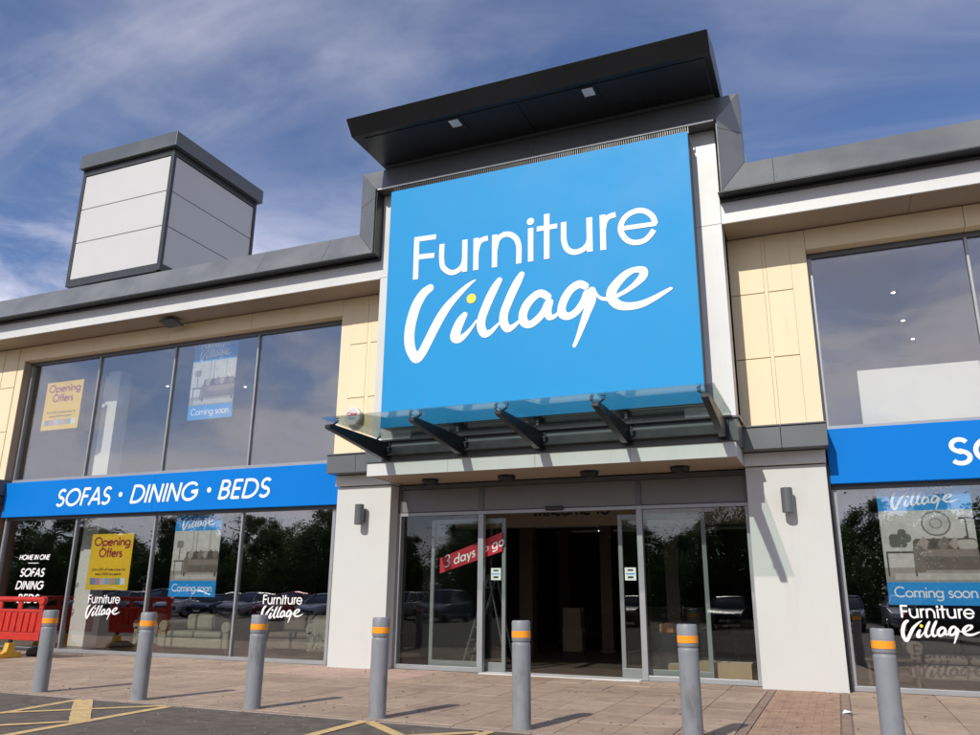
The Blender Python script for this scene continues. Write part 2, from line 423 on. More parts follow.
GL = {
 'S': (.58, [arc(.29, .725, .20, .225, 30, 270) + arc(.29, .27, .22, .225, 90, -150)]),
 'O': (1.0, [arc(.49, .5, .43, .45, 0, 360, 28)]), 'F': (.56, [[(.1, 0), (.1, 1)], [(.1, .95), (.5, .95)], [(.1, .53), (.46, .53)]]),
 'A': (.76, [[(.03, 0), (.38, 1)], [(.38, 1), (.73, 0)], [(.15, .32), (.6, .32)]]),
 'D': (.84, [[(.1, 0), (.1, 1)], [(.1, .95)] + arc(.33, .5, .43, .45, 90, -90, 18) + [(.1, .05)]]),
 'I': (.22, [[(.1, 0), (.1, 1)]]), 'N': (.78, [[(.1, 0), (.1, 1)], [(.1, .98), (.66, .02)], [(.66, 0), (.66, 1)]]),
 'G': (.98, [arc(.48, .5, .42, .45, 42, 357, 24) + [(.54, .477)]]),
 'B': (.64, [[(.1, 0), (.1, 1)], [(.1, .95)] + arc(.3, .74, .2, .21, 90, -90) + [(.1, .53)], [(.1, .53)] + arc(.32, .29, .23, .24, 90, -90) + [(.1, .05)]]),
 'E': (.56, [[(.1, 0), (.1, 1)], [(.1, .95), (.5, .95)], [(.1, .52), (.46, .52)], [(.1, .05), (.5, .05)]]),
 'C': (.88, [arc(.48, .5, .43, .45, 42, 318, 24)]), 'H': (.76, [[(.1, 0), (.1, 1)], [(.64, 0), (.64, 1)], [(.1, .52), (.64, .52)]]),
 'M': (.96, [[(.08, 0), (.16, 1)], [(.16, .97), (.48, .08)], [(.48, .08), (.8, .97)], [(.8, 1), (.88, 0)]]),
 'o': (.64, [_o]), 'a': (.7, [_o, [(.59, .6), (.59, 0)]]), 'c': (.56, [arc(.32, .31, .27, .27, 45, 315, 18)]),
 'd': (.7, [_o, [(.59, 1), (.59, 0)]]), 'e': (.64, [[(.06, .33), (.585, .33)], arc(.32, .31, .27, .27, 4, 318, 20)]),
 'f': (.36, [[(.18, 0), (.18, .78)] + arc(.34, .78, .16, .18, 175, 85, 6), [(.04, .6), (.34, .6)]]),
 'g': (.7, [_o, [(.59, .6), (.59, -.03)] + arc(.32, -.05, .27, .2, 0, -150, 10)]),
 'i': (.2, [[(.1, 0), (.1, .6)], 'dot']), 'l': (.2, [[(.1, 0), (.1, 1)]]),
 'm': (.94, [[(.1, 0), (.1, .6)], [(.1, .3)] + arc(.29, .36, .19, .22, 180, 0, 10) + [(.48, 0)], [(.48, .3)] + arc(.67, .36, .19, .22, 180, 0, 10) + [(.86, 0)]]),
 'n': (.62, [[(.1, 0), (.1, .6)], [(.1, .3)] + arc(.31, .36, .21, .22, 180, 0, 12) + [(.52, 0)]]),
 'p': (.7, [[(.1, .6), (.1, -.3)], arc(.37, .31, .27, .27, 0, 360, 22)]), 'r': (.38, [[(.1, 0), (.1, .6)], [(.1, .3)] + arc(.31, .36, .21, .22, 180, 85, 8)]),
 's': (.44, [arc(.21, .45, .14, .135, 30, 270, 10) + arc(.21, .17, .15, .145, 90, -150, 10)]),
 't': (.36, [[(.18, .88), (.18, 0)], [(.04, .6), (.33, .6)]]), 'u': (.62, [[(.52, 0), (.52, .6)], [(.1, .6)] + arc(.31, .25, .21, .22, 180, 360, 12) + [(.52, .3)]]),
 'v': (.5, [[(.04, .6), (.25, 0)], [(.25, 0), (.46, .6)]]), 'x': (.5, [[(.04, .6), (.46, 0)], [(.04, 0), (.46, .6)]]),
 'y': (.52, [[(.04, .6), (.27, 0)], [(.49, .6), (.17, -.28)]]),
 'w': (.78, [[(.04, .6), (.22, 0)], [(.22, 0), (.39, .55)], [(.39, .55), (.56, 0)], [(.56, 0), (.74, .6)]]),
 '3': (.58, [arc(.27, .74, .2, .21, 150, -80) + arc(.27, .28, .22, .24, 85, -150)]),
 '5': (.58, [[(.48, .95), (.14, .95), (.1, .52)] + arc(.27, .32, .22, .27, 120, -140)]),
 '0': (.62, [arc(.3, .5, .22, .45, 0, 360, 20)]), '1': (.34, [[(.08, .8), (.2, .97)], [(.2, 1), (.2, 0)]]),
 '£': (.6, [arc(.34, .72, .18, .24, 20, 200, 10) + [(.2, .3), (.08, .05)], [(.06, .05), (.52, .05)], [(.06, .46), (.42, .46)]]),
 '.': (.2, ['dot0']), ' ': (.3, []),
}
def text_width(t, tr=0.0): return sum(GL[c][0] + tr for c in t)
def glyph(mb, c, x, z, h, sx, w, y, slant=0.0):
    for k, s in enumerate(GL[c][1]):
        if s == 'dot': disc(mb, x + (.1 + slant * .84) * h * sx, z + .84 * h, w * .62, y - .003); continue
        if s == 'dot0': disc(mb, x + .1 * h * sx, z + w / 2, w * .6, y - .003); continue
        ribbon(mb, [(x + (px + slant * pz) * h * sx, z + pz * h, w) for px, pz in s], y, 0.0007 * k, 0.0005)
def text(t, x0, x1, z, h, w, y, material, parent, slant=0.0, tr=0.0, name='lettering', each=False):
    """text from x0 to x1 on baseline z, cap height h, stroke w, on plane y"""
    sx = (x1 - x0) / (h * (text_width(t, tr)))
    x = x0; mb = MB()
    for c in t:
        if each and c != ' ': mb = MB()
        glyph(mb, c, x, z, h, sx, w, y, slant)
        if each and c != ' ': mb.build('letter', material, parent)
        x += (GL[c][0] + tr) * h * sx
    if not each: return mb.build(name, material, parent)
VILLAGE=[('V',[(-2.028,0.038,0.158),(-2.17,-0.056,0.19),(-2.308,-0.268,0.215),(-2.395,-0.533,0.221),(-2.44,-0.801,0.22),(-2.429,-1.043,0.218),(-2.367,-1.229,0.198),(-2.266,-1.344,0.203),(-2.158,-1.252,0.19),(-2.054,-1.071,0.19),(-1.935,-0.847,0.191),(-1.8,-0.609,0.191),(-1.663,-0.416,0.172),(-1.495,-0.243,0.138),(-1.311,-0.087,0.104),(-1.189,0.001,0.074),(-1.079,0.061,0.031)]),('i',[(-1.285,-0.609,0.121),(-1.36,-0.71,0.175),(-1.44,-0.877,0.199),(-1.467,-1.021,0.204),(-1.383,-1.069,0.15),(-1.262,-1.001,0.102),(-1.143,-0.884,0.066),(-1.039,-0.75,0.042)]),('dot',[(-1.15,-0.3,0.194)]),('l',[(-0.585,-0.013,0.114),(-0.668,-0.135,0.155),(-0.772,-0.328,0.173),(-0.86,-0.523,0.173),(-0.933,-0.72,0.172),(-0.94,-0.894,0.171),(-0.869,-1.028,0.153),(-0.75,-1.004,0.1),(-0.632,-0.903,0.064),(-0.579,-0.852,0.041)]),('l',[(-0.145,0.034,0.118),(-0.222,-0.096,0.159),(-0.325,-0.288,0.17),(-0.413,-0.481,0.17),(-0.486,-0.675,0.169),(-0.494,-0.848,0.169),(-0.42,-0.981,0.15),(-0.309,-0.958,0.098),(-0.208,-0.884,0.063),(-0.17,-0.86,0.04)]),('a',[(0.359,-0.474,0.138),(0.227,-0.389,0.146),(0.094,-0.437,0.153),(-0.04,-0.57,0.167),(-0.118,-0.743,0.166),(-0.101,-0.895,0.166),(0.008,-0.958,0.138),(0.141,-0.892,0.138),(0.273,-0.761,0.138),(0.357,-0.607,0.144)]),('a',[(0.407,-0.58,0.111),(0.362,-0.723,0.131),(0.374,-0.85,0.13),(0.445,-0.875,0.091),(0.533,-0.828,0.065),(0.599,-0.771,0.039)]),('g',[(1.055,-0.368,0.135),(0.945,-0.319,0.149),(0.799,-0.387,0.149),(0.683,-0.536,0.156),(0.616,-0.708,0.155),(0.63,-0.84,0.161),(0.741,-0.894,0.135),(0.886,-0.825,0.134),(1.016,-0.664,0.14),(1.083,-0.51,0.14)]),('g',[(1.172,-0.474,0.146),(1.158,-0.651,0.171),(1.074,-0.866,0.145),(0.991,-1.08,0.12),(0.907,-1.294,0.088),(0.835,-1.45,0.069)]),('g',[(1.201,-0.455,0.064),(1.27,-0.575,0.051),(1.346,-0.644,0.063),(1.454,-0.672,0.075)]),('e',[(1.624,-0.632,0.075),(1.795,-0.559,0.081),(1.966,-0.45,0.111),(2.085,-0.332,0.148),(2.09,-0.23,0.136),(1.946,-0.198,0.106),(1.791,-0.256,0.137),(1.633,-0.394,0.163),(1.529,-0.541,0.181),(1.536,-0.687,0.174),(1.649,-0.808,0.161),(1.829,-0.854,0.141),(2.039,-0.842,0.128),(2.25,-0.77,0.103),(2.431,-0.685,0.078),(2.55,-0.63,0.054)])]
FURNITURE=[('F',[(-2.358,1.147,0.117),(-2.353,0.265,0.114)]),('F',[(-2.41,1.119,0.105),(-1.932,1.102,0.104)]),('F',[(-2.313,0.732,0.104),(-1.957,0.711,0.103)]),('u',[(-1.794,0.923,0.108),(-1.798,0.755,0.108),(-1.793,0.587,0.107),(-1.754,0.42,0.107),(-1.595,0.294,0.106),(-1.441,0.311,0.105),(-1.343,0.405,0.105),(-1.307,0.537,0.105)]),('u',[(-1.306,0.929,0.112),(-1.301,0.263,0.11)]),('r',[(-1.069,0.924,0.111),(-1.067,0.262,0.109)]),('r',[(-1.059,0.633,0.104),(-1.028,0.779,0.105),(-0.952,0.863,0.105),(-0.826,0.882,0.104)]),('n',[(-0.687,0.927,0.109),(-0.687,0.262,0.107)]),('n',[(-0.677,0.625,0.108),(-0.637,0.795,0.109),(-0.53,0.886,0.108),(-0.395,0.884,0.108),(-0.262,0.785,0.107),(-0.201,0.626,0.106),(-0.196,0.464,0.106),(-0.201,0.26,0.105)]),('i',[(0.037,0.935,0.106),(0.034,0.263,0.104)]),('idot',[(0.035,1.069,0.144)]),('t',[(0.355,1.166,0.108),(0.346,0.264,0.105)]),('t',[(0.157,0.891,0.097),(0.557,0.886,0.095)]),('u',[(0.678,0.942,0.106),(0.675,0.756,0.105),(0.678,0.571,0.105),(0.729,0.407,0.104),(0.854,0.314,0.103),(1.014,0.332,0.103),(1.123,0.425,0.103),(1.16,0.558,0.103)]),('u',[(1.162,0.945,0.109),(1.158,0.275,0.107)]),('r',[(1.409,0.95,0.108),(1.404,0.267,0.106)]),('r',[(1.41,0.641,0.102),(1.441,0.789,0.102),(1.517,0.887,0.102),(1.649,0.911,0.102)]),('e',[(1.755,0.621,0.087),(2.361,0.606,0.085)]),('e',[(2.341,0.598,0.098),(2.31,0.736,0.099),(2.215,0.85,0.099),(2.086,0.91,0.1),(1.932,0.894,0.101),(1.8,0.807,0.101),(1.73,0.653,0.101),(1.751,0.511,0.1),(1.848,0.371,0.099),(1.985,0.309,0.099),(2.136,0.322,0.098),(2.239,0.399,0.098),(2.314,0.494,0.098)])]

def logo(cx, cz, s, y, parent, m_text=letter_white, m_dot=letter_white, each=False, wk=1.0):
    mb = MB(); k = 0; last = None
    def flush():
        nonlocal mb
        if mb.v: mb.build('letter' if each else 'lettering', m_text, parent)
        mb = MB()
    for src, smooth in ((FURNITURE, False), (VILLAGE, True)):
        for nm, pts in src:
            base = nm[0] if nm != 'dot' else 'dot'
            if each and last is not None and base != last and base != 'dot' and nm != 'idot': flush()
            if base != 'dot': last = base
            P = [(cx + p[0] * s, cz + p[1] * s, p[2] * s * wk) for p in pts]
            if nm in ('dot', 'idot'):
                t = mb if nm == 'idot' else MB()
                disc(t, P[0][0], P[0][1], P[0][2] / 2, y - 0.004)
                if nm == 'dot': t.build('yellow_dot' if each else 'dot', m_dot, parent)
                continue
            if len(P) > 2: P = crom(P, 6)
            ribbon(mb, P, y, 0.0006 * (k % 6), 0.0016, caps=smooth)
            k += 1
    flush()

# ------------------------------------------------------------------ ground
car_park = MB().box(-400, 400, -500, 8.36, -0.4, -0.012).build('road', asphalt, kind='structure')
pave = MB().box(-42, 26, 8.48, 14.34, -0.4, -0.014).build('pavement', joint_m, kind='structure')
back_ground = MB().box(-400, 400, 36.5, 500, -0.4, -0.02).build('ground', asphalt, kind='structure')
bx('ground', asphalt, None, -400, -42, 8.36, 36.5, -0.4, -0.02, kind='structure')
bx('ground', asphalt, None, 26, 400, 8.36, 36.5, -0.4, -0.02, kind='structure')
# flush kerb stones along the crossing
kerb = MB().box(-42, 26, 8.36, 8.48, -0.4, -0.02).build('kerb', joint_m, kind='structure')
km = MB().box(-0.452, 0.452, 8.364, 8.476, -0.05, -0.004)
k0 = km.build('kerb_stone', kerb_m, kerb, 0.006, segs=1)
for i in range(48):
    o = k0 if i == 0 else k0.copy()
    if i: col.objects.link(o)
    o.location = (-30 + i * 0.914, 0, random.uniform(-.003, .002))
# paving slabs
def slab_mesh(name, sx, sy, m_):
    return MB().box(-sx / 2 + .004, sx / 2 - .004, -sy / 2 + .004, sy / 2 - .004, -0.04, 0).build(name, m_, pave, 0.004, segs=1)
first = {}
def slab(kind, m_, x, y, sx, sy):
    key = (kind, round(sx, 3), round(sy, 3))
    if key not in first:
        first[key] = o = slab_mesh('paving_slab', sx, sy, m_)
    else:
        o = first[key].copy(); col.objects.link(o)
    o.location = (x, y, random.uniform(-.0035, .001))
    o.rotation_euler = (random.uniform(-.0016, .0016), random.uniform(-.0016, .0016), 0)
rows = [8.48, 9.36, 10.24, 11.12, 12.0, 12.46, 13.3, 14.16]
BR = (-1.12, 0.02)
for r in range(7):
    y0, y1 = rows[r], rows[r + 1]
    off = 0.0
    def run(x0, x1, step, kindf):
        a = x0
        while a < x1 - 0.01:
            b = min(a + step, x1)
            if b - a > 0.05: slab(*kindf((a + b) / 2), (a + b) / 2, (y0 + y1) / 2, b - a, y1 - y0)
            a = b
    pink = (r >= 5)
    kf = (lambda xm: ('p', slab_pink) if -9.7 < xm < -6.6 else ('s', slab_m)) if pink else (lambda xm: ('s', slab_m))
    run(-18.79, BR[0], 0.57 if r != 4 else 1.14, kf)
    run(BR[1], 4.01, 0.57 if r != 4 else 1.14, lambda xm: ('s', slab_m))
# the far ends of the pavement, too far off to tell the slabs apart
bx('pavement', slab_m, None, -42, -18.81, 8.48, 14.16, -0.011, -0.002, kind='structure')
bx('pavement', slab_m, None, 4.03, 26, 8.48, 14.16, -0.011, -0.002, kind='structure')
# block pavers in the strip before the pillar
mbk, mbd = MB(), MB()
yy = 8.5; r = 0
while yy < 14.1:
    xx = BR[0] + 0.02 + 0.105
    for e in (BR[0] + .012, BR[1] - .112):
        mbd.box(e, e + .1, yy, min(yy + .2, 14.15) - .006, -.04, random.uniform(-.003, .001))
    o2 = 0.1 if r % 2 else 0.0
    for hlf in (0, 1):
        y_ = yy + hlf * .1
        a = xx - (0.1 if (r * 2 + hlf) % 2 else 0.0)
        while a < BR[1] - .13:
            x0, x1 = max(a, xx), min(a + .2, BR[1] - .125)
            if x1 - x0 > .03 and y_ + .1 < 14.16:
                mbk.box(x0, x1 - .006, y_, y_ + .094, -.04, random.uniform(-.004, .001))
            a += .2
    yy += .2; r += 1
mbk.build('block_paving', brick_m, pave, kind='stuff')
mbd.build('block_paving_border', brick_dark, pave, kind='stuff')
# worn yellow hatching on the road
def line(name, pts, w, m_, z=-0.006):
    (x0, y0), (x1, y1) = pts
    d = Vector((x1 - x0, y1 - y0)).normalized(); n_ = Vector((-d.y, d.x)) * w / 2
    k = 14; vs = []
    for i in range(k + 1):
        t = i / k; j = [random.uniform(-.006, .006) for _ in range(2)]
        cx, cy = x0 + (x1 - x0) * t, y0 + (y1 - y0) * t
        vs += [(cx + n_.x * (1 + j[0] * 10), cy + n_.y * (1 + j[0] * 10), z), (cx - n_.x * (1 + j[1] * 10), cy - n_.y * (1 + j[1] * 10), z)]
    mb = MB().add(vs, [(2 * i, 2 * i + 1, 2 * i + 3, 2 * i + 2) for i in range(k)])
    return mb.build(name, m_, car_park)
for i, (a, b, w) in enumerate([((-9.04, 7.0), (-9.29, 8.30), .09), ((-9.19, 8.28), (-7.68, 6.90), .17), ((-9.01, 7.07), (-7.84, 8.33), .09),
                ((-8.23, 6.39), (-7.76, 6.93), .09), ((-7.63, 5.9), (-7.78, 8.30), .10), ((-9.01, 7.06), (-10.6, 5.6), .1), ((-8.23, 6.39), (-9.3, 5.2), .09),
                ((-4.99, 8.32), (-4.97, 6.4), .10), ((-4.93, 8.33), (-4.15, 7.66), .10), ((-4.15, 7.66), (-3.55, 8.22), .09), ((-3.46, 8.30), (-3.56, 6.6), .09), ((-4.15, 7.6), (-3.0, 6.5), .1)]):
    line('yellow_hatching', (a, b), w * 1.3, road_yellow, -0.007 + 0.0012 * (i % 4))
for i in range(24):
    line('parking_bay_line', ((-46 + i * 2.5, -14.6), (-46 + i * 2.5, -9.8)), .1, road_white)

# ------------------------------------------------------------------ the shop building
B = thing('retail_building', 'pale two-storey retail building with cream cladding, glass front and grey roof edge', 'building', (-4.62, 14.2, 0))
GY = 14.2          # glazing plane
WY = 13.97         # cladding plane
EY = 13.2          # eave face
def piece(name, *b, m_=cream, bevel=0.003, parent=None):
    return bx(name, m_, parent or B, *b, bevel=bevel)
# cream cladding panels with open joints
zs = [4.06, 5.33, 6.52, 7.60]
g = 0.008
for xs in ([(-1.235, -.662), (-.660, -.602), (-.600, -.192), (-.191, .07)], [(-9.42, -9.162), (-9.161, -8.752), (-8.750, -8.662), (-8.660, -8.10)],
           [(-20.55, -20.1), (-20.08, -19.55), (-19.53, -19.3)]):
    for (a, b) in xs:
        whole = (b - a) < 0.3
        for k in range(3):
            if whole and k: continue
            piece('cladding_panel', a + .0008, b - .0008, WY + (.0 if not whole else .004), WY + .028, zs[k] + (g if k else 0), (zs[3] if whole else zs[k + 1]) - (g if k < 2 or whole else 0.006))
for x0, x1 in ((-19.3, -9.42), (0.07, 9.85)):
    n_ = 4
    for k in range(n_):
        a = x0 + (x1 - x0) * k / n_; b = x0 + (x1 - x0) * (k + 1) / n_
        piece('cladding_panel', a + .004, b - .004, WY, GY + .1, 7.22, 7.594)
for a in (-22.5, -24.5, -26.5, -28.5):
    for k in range(3): piece('cladding_panel', a + .01, a + 1.94, WY, GY + .1, zs[k] + g, zs[k + 1] - g)
for a in (9.88, 11.4, 12.9):
    for k in range(3): piece('cladding_panel', a + .01, a + 1.45, WY, GY + .1, zs[k] + g, zs[k + 1] - g)
# backing walls, sides, rear and roof
for a, b in ((-1.23, .06), (-9.41, -8.11), (-20.54, -19.31)): bx('cladding_backing', soffit_m, B, a, b, WY + .03, GY + .09, 4.07, 7.59)
bx('backing_wall', alu_dark, B, -30, -20.56, GY + .11, GY + .3, 0, 7.6)
bx('backing_wall', alu_dark, B, -9.40, -8.05, GY + .11, GY + .3, 3.4, 7.6)
bx('backing_wall', alu_dark, B, -1.2, 0.05, GY + .11, GY + .3, 3.4, 7.6)
bx('backing_wall', alu_dark, B, -20.55, -19.32, GY + .11, GY + .3, 0, 7.6)
bx('backing_wall', alu_dark, B, 9.86, 14.3, GY + .11, GY + .3, 0, 7.6)
bx('side_wall', brick_brown, B, -30.3, -30.005, 14.0, 36, 0, 8.3)
bx('side_wall', brick_brown, B, 14.305, 14.6, 14.0, 36, 0, 8.3)
bx('rear_wall', brick_brown, B, -30, 14.3, 35.7, 36, 0, 8.3)
bx('roof', roof_m, B, -30, 14.3, 13.6, 35.69, 8.02, 8.2)
# pillars either side of the entrance (and the far one by the neighbour)
for (x0, x1, m_) in ((-9.2, -7.95, render_white), (-1.215, 0.03, render_white), (-20.6, -19.35, brick_brown)):
    p = bx('pillar', m_, B, x0, x1, 13.87, GY + .28, -0.1, 3.44, bevel=.012)
    bx('band', trim_white if m_ is render_white else anthracite, p, x0 - .01, x1 + .01, 13.80, GY + .27, 3.455, 3.665, bevel=.006)
    xm = (x0 + x1) / 2
    for a, b in ((x0 - .05, xm - .003), (xm + .003, x1 + .07)):
        bx('cornice', anthracite, p, a, b, 13.5, GY + .26, 3.675, 4.035, bevel=.006)
        bx('cornice_cap', anthracite, p, a, b - .0, 13.475, GY + .25, 4.038, 4.062, bevel=.004)
# eaves: white strip, fascia board, soffit boards
for side, (x0, x1) in (('l', (-30, -8.03)), ('r', (-1.225, 14.3))):
    e = bx('eave_fascia', trim_white, B, x0, x1, EY, EY + .04, 7.611, 8.04, bevel=.004)
    bx('eave_drip', trim_white, e, x0, x1, EY - .012, EY + .03, 7.585, 7.608, bevel=.003)
    L = 2.95; a = x1 if side == 'l' else x0
    while (a > x0 + .1 if side == 'l' else a < x1 - .1):
        b = max(a - L, x0) if side == 'l' else min(a + L, x1)
        lo, hi = min(a, b), max(a, b)
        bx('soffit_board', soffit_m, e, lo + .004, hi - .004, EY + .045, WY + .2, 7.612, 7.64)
        a = b
# roof-edge coping: a folded metal profile, inner edge forward, outer edge back
IN_Y, OUT_Y = 12.87, 13.2
def coping_h(x0i, x0o, x1i, x1o, zi, zo, name='coping'):
    """horizontal run: the lower (inner) edge from x0i to x1i, the upper (outer) edge from x0o to x1o"""
    a = [(x0i, IN_Y, zi), (x0o, OUT_Y, zo), (x0o, 13.6, zo), (x0i, 13.6, zi)]
    b = [(x1i, IN_Y, zi), (x1o, OUT_Y, zo), (x1o, 13.6, zo), (x1i, 13.6, zi)]
    return MB().hexa(a, b).build(name, coping_m, B, .005, segs=1)
LZI, LZO = 8.045, 8.68
TZI, TZO = 9.47, 10.10
XL_I, XL_O, XR_I, XR_O = -8.06, -8.60, -1.155, -0.775
edges = [-30, -26.2, -22.4, -18.6, -14.8, -11.0, -9.3]
for a, b in zip(edges, edges[1:]): coping_h(a + .002, a + .002, b - .002, b - .002, LZI, LZO)
coping_h(-9.298, -9.298, XL_I, XL_O + .002, LZI, LZO)
edges = [-.30, 3.5, 7.3, 11.1, 14.6]
for a, b in zip(edges, edges[1:]): coping_h(a + .002, a + .002, b - .002, b - .002, LZI, LZO)
coping_h(XR_I, XR_O, -.302, -.302, LZI, LZO)
def coping_v(xi, xo, z0i, z0o, z1i, z1o):
    a = [(xi, IN_Y, z0i), (xo, OUT_Y, z0o), (xo, 13.6, z0o), (xi, 13.6, z0i)]
    b = [(xi, IN_Y, z1i), (xo, OUT_Y, z1o), (xo, 13.6, z1o), (xi, 13.6, z1i)]
    MB().hexa(a, b).build('coping', coping_m, B, .005, segs=1)
for xi, xo in ((XL_I, XL_O), (XR_I, XR_O)):
    s = 1 if xi < -4 else -1
    coping_v(xi, xo, LZI + .004, LZO + .004, 9.28, 9.28)
    coping_v(xi, xo, 9.284, 9.284, TZI - .004, TZO - .004)
coping_h(XL_I, XL_O, -4.62, -4.62, TZI, TZO)
coping_h(-4.616, -4.616, XR_I, XR_O, TZI, TZO)
for x in (-.345, -.258):                     # rivets beside the joint
    for t in (.22, .34, .78, .88):
        y_, z_ = IN_Y + (OUT_Y - IN_Y) * t, LZI + (LZO - LZI) * t
        MB().tube((x, y_ + .01, z_), (x, y_ - .008, z_), .011, n=8).build('rivet', black_metal, B)
for a, b in ((-30, -8.04), (-1.225, 14.3)):   # black plates that paint in the shade under the coping
    bx('coping_shade_plate', black_metal, B, a, b, IN_Y + .006, EY - .003, 8.030, 8.042)
    bx('coping_shade_plate', black_metal, B, a, b, EY - .09, EY - .003, 7.985, 8.028)
bx('coping_shade_plate', frame_dark, B, XL_I + .003, XL_I + .022, IN_Y + .05, EY - .003, 8.05, 9.45)
bx('coping_shade_plate', frame_dark, B, XR_I - .022, XR_I - .003, IN_Y + .05, EY - .003, 8.05, 9.45)
bx('drip_edge', trim_white, B, XL_I + .05, XR_I - .05, IN_Y - .004, IN_Y + .02, 9.44, 9.466)
# tower behind the big sign
T = bx('tower', trim_white, B, XL_O + .08, XR_O - .08, 13.62, 17.2, 8.0, 10.02)
bx('pier', trim_white, T, -8.035, -7.2, EY, 13.61, 4.07, 7.60, bevel=.005)
bx('pier', trim_white, T, -8.035, -7.2, EY, 13.61, 7.606, 9.46, bevel=.005)
bx('pier', trim_white, T, -2.05, -1.23, EY, 13.61, 4.07, 7.60, bevel=.005)
bx('pier', trim_white, T, -2.05, -1.23, EY, 13.61, 7.606, 9.46, bevel=.005)
bx('tower_face', black_metal, T, -7.195, -2.055, 13.24, 13.6, 4.07, 9.46)
# bird mesh above the sign
mb = MB()
for i in range(150):
    x = -7.62 + i * 0.04
    mb.box(x, x + .014, 12.885, 12.90, 9.30, 9.437)
mb.box(-7.64, -1.64, 12.905, 12.915, 9.30, 9.35)
mb.build('bird_mesh', black_metal, T, kind='stuff')
# roof canopy over the sign
CX0, CX1 = -8.10, -1.085
cano = MB().prism([(11.70, 10.44), (11.94, 10.165), (13.75, 10.165), (13.75, 10.6), (12.6, 10.72)], CX0, CX1, 'x').build('roof_canopy', canopy_m, B, .006, segs=1)
MB().box(CX0 + .22, -4.61, 12.06, 13.12, 10.150, 10.170).build('soffit_panel', canopy_m, cano, .003, segs=1)
MB().box(-4.59, CX1 - .12, 12.06, 13.12, 10.150, 10.170).build('soffit_panel', canopy_m, cano, .003, segs=1)
bx('canopy_upstand', anthracite, cano, CX0 + .1, CX1 - .1, 13.15, 13.74, 10.11, 10.162)
for x in (-5.93, -3.27):
    s = MB().box(x - .17, x + .17, 12.06, 12.58, 10.135, 10.149).build('spotlight', black_metal, cano, .004, segs=1)
    MB().box(x - .10, x + .10, 12.10, 12.33, 10.122, 10.134).build('spotlight_lens', lamp_face, cano, .003, segs=1)

# ------------------------------------------------------------------ shop windows
def window(x_edges, z0, z1, name):
    w = bx(name, alu_dark, B, x_edges[0] + .002, x_edges[-1] - .002, GY - .01, GY + .11, z1 - .09, z1, bevel=.004)   # head
    bx('sill', alu, w, x_edges[0] + .002, x_edges[-1] - .002, GY - .03, GY + .11, z0, z0 + .075, bevel=.004)
    for i, x in enumerate(x_edges):
        if i == 0: a, b = x + .003, x + .075
        elif i == len(x_edges) - 1: a, b = x - .075, x - .003
        else: a, b = x - .021, x + .021
        bx('mullion', alu, w, a, b, GY - .012, GY + .10, z0 + .078, z1 - .093, bevel=.003)
    for a, b in zip(x_edges, x_edges[1:]):
        MB().box(a + .03, b - .03, GY + .03, GY + .044, z0 + .06, z1 - .08).build('pane', win_glass, w)
LX = [-19.3, -16.79, -14.31, -11.82, -9.42]
RX = [0.07, 2.52, 4.97, 7.41, 9.85]
window(LX, 4.0, 7.21, 'upper_window'); window(LX, 0.0, 3.14, 'lower_window')
window(RX, 4.03, 7.21, 'upper_window'); window(RX, 0.0, 3.15, 'lower_window')
bx('jamb', black_metal, B, 0.032, 0.068, GY - .2, GY + .12, 0, 3.44)
bx('jamb', alu, B, -9.415, -9.205, GY - .01, GY + .1, 0, 3.44)

# ------------------------------------------------------------------ entrance
DX0, DX1, M1, M2 = -7.94, -1.225, -6.14, -3.10
hd = bx('door_header', header_m, B, DX0, DX1, GY + .03, GY + .3, 2.86, 3.46)
for a, b in ((DX0, M1), (M1, M2), (M2, DX1)):
    bx('header_panel', header_m, hd, a + .05, b - .05, GY, GY + .029, 2.92, 3.36, bevel=.004)
bx('header_rail', alu, hd, DX0, DX1, GY - .02, GY + .028, 2.845, 2.905, bevel=.003)
bx('header_rail', alu_dark, hd, DX0, DX1, GY - .02, GY + .028, 3.37, 3.45, bevel=.003)
bx('motion_sensor', black_metal, hd, -4.83, -4.49, GY - .09, GY - .021, 2.87, 2.945, bevel=.015)
for a, b in ((DX0, DX0 + .07), (M1 - .055, M1 + .055), (M2 - .05, M2 + .05), (DX1 - .07, DX1)):
    bx('door_post', alu, B, a, b, GY - .022, GY + .1, 0, 2.843, bevel=.004)
    bx('header_post', alu_dark, hd, a, b, GY - .018, GY - .001, 2.907, 3.368, bevel=.003)
for a, b in ((DX0 + .072, M1 - .057), (M2 + .052, DX1 - .072)):
    sc = bx('side_screen', alu, B, a, b, GY - .015, GY + .09, 0.0, 0.085, bevel=.004)
    MB().box(a, b, GY + .03, GY + .042, .087, 2.842).build('pane', door_glass, sc)
for a, b, s in ((-7.28, -5.71, 1), (-3.54, -2.0, -1)):
    lf = bx('sliding_leaf', leaf_alu, B, a, b, GY + .18, GY + .24, 0.015, 0.17, bevel=.004)
    bx('stile', leaf_alu, lf, a, a + .075, GY + .18, GY + .24, .172, 2.78, bevel=.004)
    bx('stile', leaf_alu, lf, b - .075, b, GY + .18, GY + .24, .172, 2.78, bevel=.004)
    bx('top_rail', leaf_alu, lf, a + .077, b - .077, GY + .18, GY + .24, 2.68, 2.78, bevel=.004)
    MB().box(a + .07, b - .07, GY + .205, GY + .217, .165, 2.69).build('pane', door_glass, lf)
    e = b - .3 if s > 0 else a + .10
    nt = bx('safety_notice', paper, lf, e, e + .2, GY + .196, GY + .199, 1.63, 1.85)
    bx('notice_print', poster_blue, lf, e + .02, e + .18, GY + .1945, GY + .1955, 1.73, 1.75)
    bx('notice_print', ink, lf, e + .05, e + .15, GY + .1945, GY + .1955, 1.79, 1.82)
    bx('notice_print', ink, lf, e + .05, e + .15, GY + .1945, GY + .1955, 1.665, 1.70)
